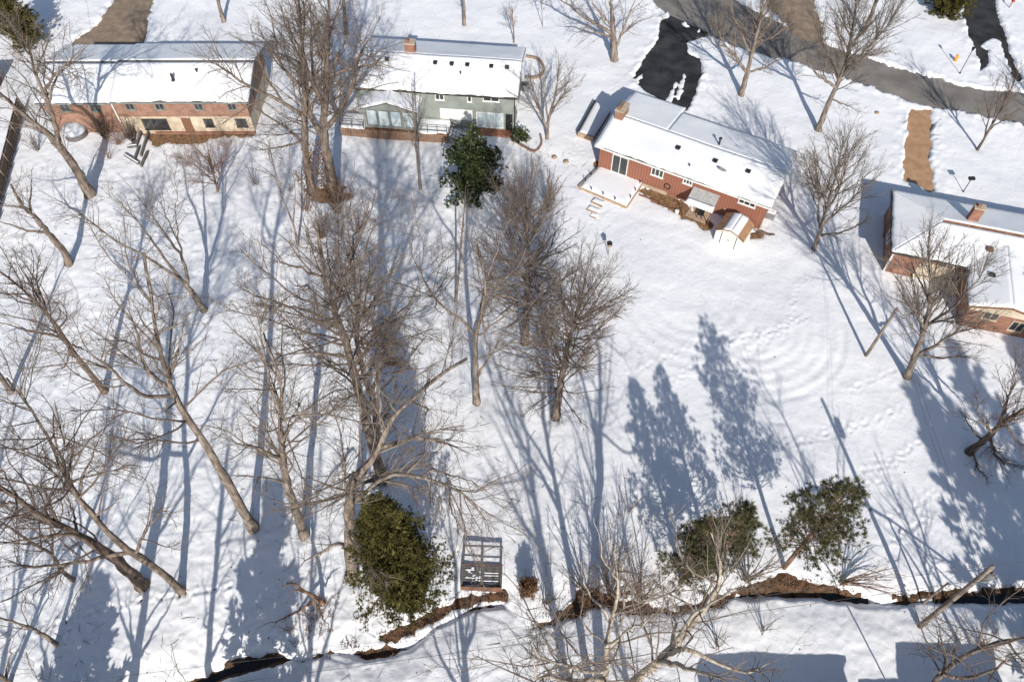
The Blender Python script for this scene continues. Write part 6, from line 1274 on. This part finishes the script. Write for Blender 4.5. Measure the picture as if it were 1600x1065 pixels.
def leafy(label, x, y, h, rad, seed, n=900, name='magnolia_tree', zc=.56, mat='holly', group=None, cat='tree', leaf=(.26, .085), trunk=True, per=9):
    rng = np.random.default_rng(seed)
    root = tag(empty(name, (x, y, 0)), label, cat, group)
    if trunk: MB().tube([(0, 0, -.2), (.05, 0, h * .4), (0, .05, h * .85)], [.13, .09, .03], 8).build('trunk', M['bark_grey'], root)
    # boughs, then leaf clumps along their outer halves
    m = 60
    ta = rng.random(m) * 6.28; tz = rng.uniform(.03, .8, m)
    d = np.stack([np.cos(ta), np.sin(ta), rng.uniform(.2, 1.0, m)], -1); d /= np.linalg.norm(d, axis=1, keepdims=True)
    ln = rad * rng.uniform(.6, 1.15, m) * (1.15 - .55 * tz)
    P = np.stack([np.stack([0 * tz, 0 * tz, tz * h], -1) + d * (ln * f)[:, None] for f in (0, .33, .67, 1)], 1)
    V1, F1 = tube_mesh(P, np.tile(np.array([[.04, .03, .02, .008]]), (m, 1)), 4)
    link('bough', mesh_from('bough', V1, [F1]), M['twig_grey'], root)
    idx = rng.integers(0, m, n); f = rng.uniform(.35, 1.05, n)
    C = P[idx, 0] + (P[idx, 3] - P[idx, 0]) * f[:, None] + rng.normal(0, .16 * rad / 2, (n, 3))
    C[:, 2] = np.maximum(C[:, 2], .12)
    V, F = blades(C, d[idx] * .7 + np.array([0, 0, .4]), leaf[0], leaf[1], rng, per, .8)
    link('crown', mesh_from('crown', V, [F]), M[mat], root)
    return root

def shrub(label, x, y, h, spread, n, seed, bark='red', name='bare_shrub', group='bare shrubs', lean=(0, 0), dens=1.0):
    rng = np.random.default_rng(seed)
    root = tag(empty(name, (x, y, 0)), label, 'shrub', group)
    a = rng.random(n) * 6.28; rr = rng.uniform(.1, 1, n) * spread
    L = h * rng.uniform(.6, 1.1, n)
    d = np.stack([np.cos(a) * rr + lean[0], np.sin(a) * rr + lean[1], np.full(n, 1.0)], -1); d /= np.linalg.norm(d, axis=1, keepdims=True)
    K = 7; Q = np.zeros((n, K, 3)); Q[:, 0] = rng.normal(0, .12, (n, 3)) * [1, 1, 0] - [0, 0, .1]
    for k in range(1, K):
        d = d + rng.normal(0, .08, (n, 3)) + np.array([lean[0], lean[1], -.4 * np.hypot(*lean)]) * .12; d /= np.linalg.norm(d, axis=1, keepdims=True)
        Q[:, k] = Q[:, k - 1] + d * (L / (K - 1))[:, None]
    RR = np.maximum(.02, h * .011) * np.linspace(1, .3, K)[None] * rng.uniform(.6, 1.2, (n, 1))
    V, F = tube_mesh(Q, RR, 5)
    link('stems', mesh_from('stems', V, [F], True), M['bark_' + bark], root)
    B = spawn(rng, Q, RR, L, 2.2 * dens, .2, 1.0, 38, 12, .35, .25, 2.0, 5, .05, .13, .6, .008)
    T_ = spawn(rng, B[0], B[1], B[2], 3.2 * dens, .15, 1.0, 40, 12, .45, .15, .8, 3, .03, .13, .6, .006)
    V1, F1 = tube_mesh(B[0], B[1], 3); V2, F2 = tube_mesh(T_[0], T_[1], 3)
    link('crown', mesh_from('crown', np.concatenate([V1, V2]), [F1, F2 + len(V1)], True), M['twig_' + bark], root)
    return root

x, y = (-7.38, 17.16)
cedar('big olive green cedar on the creek bank beside the timber platform', x, y, 15.2, 3.3, 7, 8000, lean=(-.8, 1.5), waist=.32, low=.03, per=12, blade=(.18, .02), zbias=.68)
x, y = (-59.85, 84.55)
cedar('dark conifer at the upper left corner behind the cabin', x, y + 1, 7.5, 2.9, 8, 1800)
x, y = (55.64, 91.06)
cedar('brownish evergreen hedge bush at the top edge beside the dark driveway', x, y + 1.2, 3.6, 2.9, 9, 1300, low=.0, name='evergreen_bush')
x, y = (20.52, 19.92)
pine('tallest pine at the creek, dappled needles and bare reddish foot', x, y, 14.9, 3.4, 11, .28)
x, y = (12.67, 18.95)
pine('left pine of the group behind the pale sycamore boughs', x, y, 11.0, 2.5, 12, .2)
x, y = (15.06, 19.88)
pine('middle pine of the group behind the pale sycamore boughs', x, y, 11.4, 2.5, 13, .25)
x, y = (-4.16, 59.68)
leafy('glossy green magnolia before the grey green house', x, y, 7.2, 3.25, 14, 2300)
x, y = (0.85, 67.66)
leafy('round dark clipped bush at the corner of the grey green house', x, y, 1.5, 1.15, 15, 420, 'round_bush', cat='shrub', leaf=(.16, .05), trunk=False)
# conifers outside the frame whose blue shade lies over the snow
for k, (x, y, h, r, lab) in enumerate(((-16.9, 6.6, 12.2, 2.6, 'conifer below the lower edge left of the cedar, seen by its shadow'), (-29.3, 5.6, 8.0, 3.0, 'conifer below the lower left edge, seen by its shadow'), (38.6, 6.6, 19.5, 3.4, 'conifer below the lower right corner, seen by the nearest shade'), (43.5, 8.5, 20, 4.2, 'conifer beyond the lower right corner, second in the row'), (49.5, 12.0, 20, 4.6, 'conifer outside the right edge, third in the row'), (41.5, 1.5, 20, 4.0, 'conifer beyond the lower right corner, farthest from the creek'), (55, 22.0, 17, 4.4, 'conifer outside the right edge, last in the row'))):
    cedar(lab, x, y, h, r, 60 + k, 1100, 'conifers outside the picture', per=6, blade=(.6, .12))
# shrubs
for u, v, h, s, n, seed, bark, lab, dens in (((7.32, 17.72), None, 6.5, .5, 17, 1, 'red', 'tall reddish tan thicket of stems behind the pale sycamore, middle of the bank', 1.25), ((5.45, 18.05), None, 5.2, .5, 12, 2, 'brown', 'brown thicket of stems on the bank left of the pale sycamore', 1.1), ((9.43, 17.58), None, 5.5, .55, 15, 3, 'brown', 'dark thicket of stems on the bank right of the pale sycamore', 1.2),
        ((2.44, 17.2), None, 4.6, .4, 7, 4, 'grey', 'thin grey sapling clump on the bank right of the platform', .8), ((17.46, 19.0), None, 5.4, .5, 14, 5, 'tan', 'tan thicket of stems between the pines', 1.0), ((33.51, 14.1), None, 2.6, .7, 22, 6, 'red', 'reddish brown twiggy bush in the shade at lower right', 1.2),
        ((14.58, 14.18), None, 3.2, .7, 8, 7, 'tan', 'straggly tan bush on the snow under the sycamore', .8), ((17.98, 15.29), None, 3.0, .7, 8, 8, 'tan', 'straggly tan bush right of the sycamore on the near bank', .8), ((-42.07, 67.98), None, 3.2, .7, 30, 9, 'dark', 'dark bare bush against the wall beside the picture window', 1.5), ((-45.11, 68.19), None, 3.4, .8, 30, 25, 'dark', 'tall dark bare bush against the left brick wall', 1.5), ((-43.34, 67.24), None, 2.6, .9, 26, 26, 'red', 'brown bush before the left brick wall, right of the frosted tub', 1.5), ((-51.91, 66.3), None, 2.6, .9, 22, 27, 'grey', 'grey twiggy bush beside the plank fence', 1.3), ((-27.03, 60.82), None, 2.8, .7, 12, 28, 'tan', 'tan sapling clump in the snow left of the thin tree', .9), ((-34.77, 63.56), None, 2.2, .7, 12, 10, 'red', 'low reddish bush below the cream wall', 1.0), ((-43.6, 64.77), None, 2.4, .7, 12, 11, 'red', 'bare bush in the garden left of the terraces', 1.0),
        ((3.62, 57.08), None, 5.0, .35, 16, 12, 'red', 'upright reddish thicket left of the deck steps', 1.0), ((41.37, 46.55), None, 2.2, .8, 16, 13, 'red', 'reddish bush beside the wing of the hip roofed house', 1.0), ((43.74, 42.05), None, 2.0, .8, 20, 14, 'red', 'brown bush along the gable wing wall', 1.0), ((46.25, 41.68), None, 2.0, .8, 20, 15, 'red', 'brown bush at the right end of the gable wing wall', 1.0), ((36.58, 50.16), None, 1.8, .7, 18, 16, 'dark', 'dark hedge bush on the shaded side of the hip roofed house', 1.0), ((37.27, 53.36), None, 1.8, .7, 18, 17, 'dark', 'dark hedge bush under the hip end of the roof', 1.0),
        ((23.78, 54.58), None, 1.7, .7, 16, 18, 'red', 'bare bush between the shed and the red wall', 1.0), ((24.78, 53.7), None, 1.4, .7, 14, 19, 'red', 'low brown bush at the ranch house corner', 1.0), ((-23.16, 59.87), None, 2.2, .6, 12, 20, 'tan', 'tan bush left of the twin trunks', .8), ((-16.67, 58.93), None, 2.4, .7, 12, 21, 'red', 'reddish bush right of the ivy-footed trunk', .8), ((13.91, 19.24), None, 4.0, .6, 8, 22, 'brown', 'brown thicket between the left and middle pines', .9), ((-15.9, 15.29), None, 2.0, .8, 14, 23, 'red', 'reddish twigs on the bank left of the broken tree', .8), ((9.06, 24.32), None, 3.2, .5, 7, 24, 'brown', 'small brown sapling in the yard above the thicket', .8)):
    x, y = u
    shrub(lab, x, y, h, s, n, seed + 500, bark, dens=dens)
for k, (px, hh, nn, lab) in enumerate((((-17.71, 56.63), 4.2, 22, 'brown vine tangle right below the ivy-footed trunk'), ((-18.89, 53.36), 4.0, 20, 'brown vine tangle below the twin trunks'), ((-15.44, 53.96), 3.6, 16, 'thin brown tangle of saplings right of the vines'), ((-21.06, 57.08), 3.2, 14, 'brown tangle left of the ivy-footed trunk'))):
    shrub(lab, px[0], px[1], hh, .75, nn, 560 + k, 'red', dens=1.5)
x, y = (24.67, 18.71)
shrub('arching bare bush leaning right under the tallest pine', x, y, 4.6, .35, 13, 541, 'red', lean=(.75, -.05))
x, y = (1.14, 18.05)
leafy('reddish brown upright little bush right of the platform', x, y, 2.6, .75, 16, 380, 'brown_bush', mat='dead_leaf', cat='shrub', leaf=(.3, .03), trunk=False)
# ivy and dead leaves on the old trunks
def leaves_on(label, cx, cy, n, r, z0, z1, seed, name='ivy', ln=(0, 0)):
    rng = np.random.default_rng(seed)
    t = rng.random(n); a = rng.random(n) * 6.28; rr = r * (.55 + .6 * rng.random(n))
    C = np.stack([rr * np.cos(a) + ln[0] * t, rr * np.sin(a) + ln[1] * t, z0 + (z1 - z0) * t], -1)
    V, F = blades(C, np.stack([np.cos(a), np.sin(a), .2 + 0 * a], -1), .13, .04, rng, 5, .7)
    o = link(name, mesh_from(name, V, [F]), M['dead_leaf'], None, (cx, cy, 0)); tag(o, label, 'ivy')
x, y = (-18.69, 59.58); leaves_on('reddish dead ivy wrapping the foot of the huge trunk', x, y, 1100, .9, 0, 6.5, 71, ln=(-.9, 0))
x, y = (-20.9, 59.58); leaves_on('reddish dead ivy on the left trunk of the pair', x, y, 260, .7, 0, 3.5, 72, ln=(-.5, 0))
# leaf litter on the bare bank: uncountable
def litter():
    rng = np.random.default_rng(77); pts = []
    for poly in BANK:
        P = np.array(poly); lo, hi = P.min(0), P.max(0)
        n = int(30 * (hi[0] - lo[0]) * (hi[1] - lo[1]))
        q = lo + (hi - lo) * rng.random((n, 2)); pts.append(q[poly_sd(q[:, 0], q[:, 1], poly) < .55 * rng.random(len(q)) ** .5 + .1])
    poly = [(-15.46, 16.88), (-11.38, 18.05), (-8.88, 16.65), (-9.39, 14.62), (-13.64, 13.97), (-15.79, 14.62)]
    P = np.array(poly); lo, hi = P.min(0), P.max(0); q = lo + (hi - lo) * rng.random((900, 2))
    q = q[(poly_sd(q[:, 0], q[:, 1], poly) < .3) & (fbm(q[:, 0], q[:, 1], 1.2, 7) > -.02)]
    nb = sum(len(p) for p in pts); pts.append(q)
    q = np.concatenate(pts); z = earth_h(q[:, 0], q[:, 1]) + np.where(np.arange(len(q)) < nb, .05, .15)
    C = np.stack([q[:, 0], q[:, 1], z], -1)
    V, F = blades(C, np.tile(np.array([[0, 0, .5]]), (len(C), 1)), .2, .03, rng, 2, .9)
    tag(link('leaf_litter', mesh_from('leaf_litter', V, [F]), M['dead_leaf']), 'brown leaf litter and dead grass on the creek bank', 'leaf litter', None, 'stuff')
litter()
def fallen_twigs():
    rng = np.random.default_rng(78); n = 1500
    q = np.stack([rng.uniform(-46, 8, n), rng.uniform(12, 66, n)], -1)
    q = q[(fbm(q[:, 0], q[:, 1], 7, 5) > -.12)]; n = len(q)
    z = earth_h(q[:, 0], q[:, 1]) + .14
    a = rng.random(n) * 6.28; L = rng.uniform(.12, .6, n)
    p0 = np.stack([q[:, 0], q[:, 1], z], -1); d = np.stack([np.cos(a), np.sin(a), rng.normal(.05, .06, n)], -1)
    P = np.stack([p0 - d * L[:, None], p0 + rng.normal(0, .03, (n, 3)), p0 + d * L[:, None]], 1)
    V, F = tube_mesh(P, np.tile(np.array([[.018, .015, .007]]), (n, 1)) * rng.uniform(.6, 1.3, (n, 1)), 3)
    tag(link('fallen_twigs', mesh_from('fallen_twigs', V, [F]), M['bark_dark']), 'small dark twigs scattered on the snow under the trees', 'twigs', None, 'stuff')
fallen_twigs()
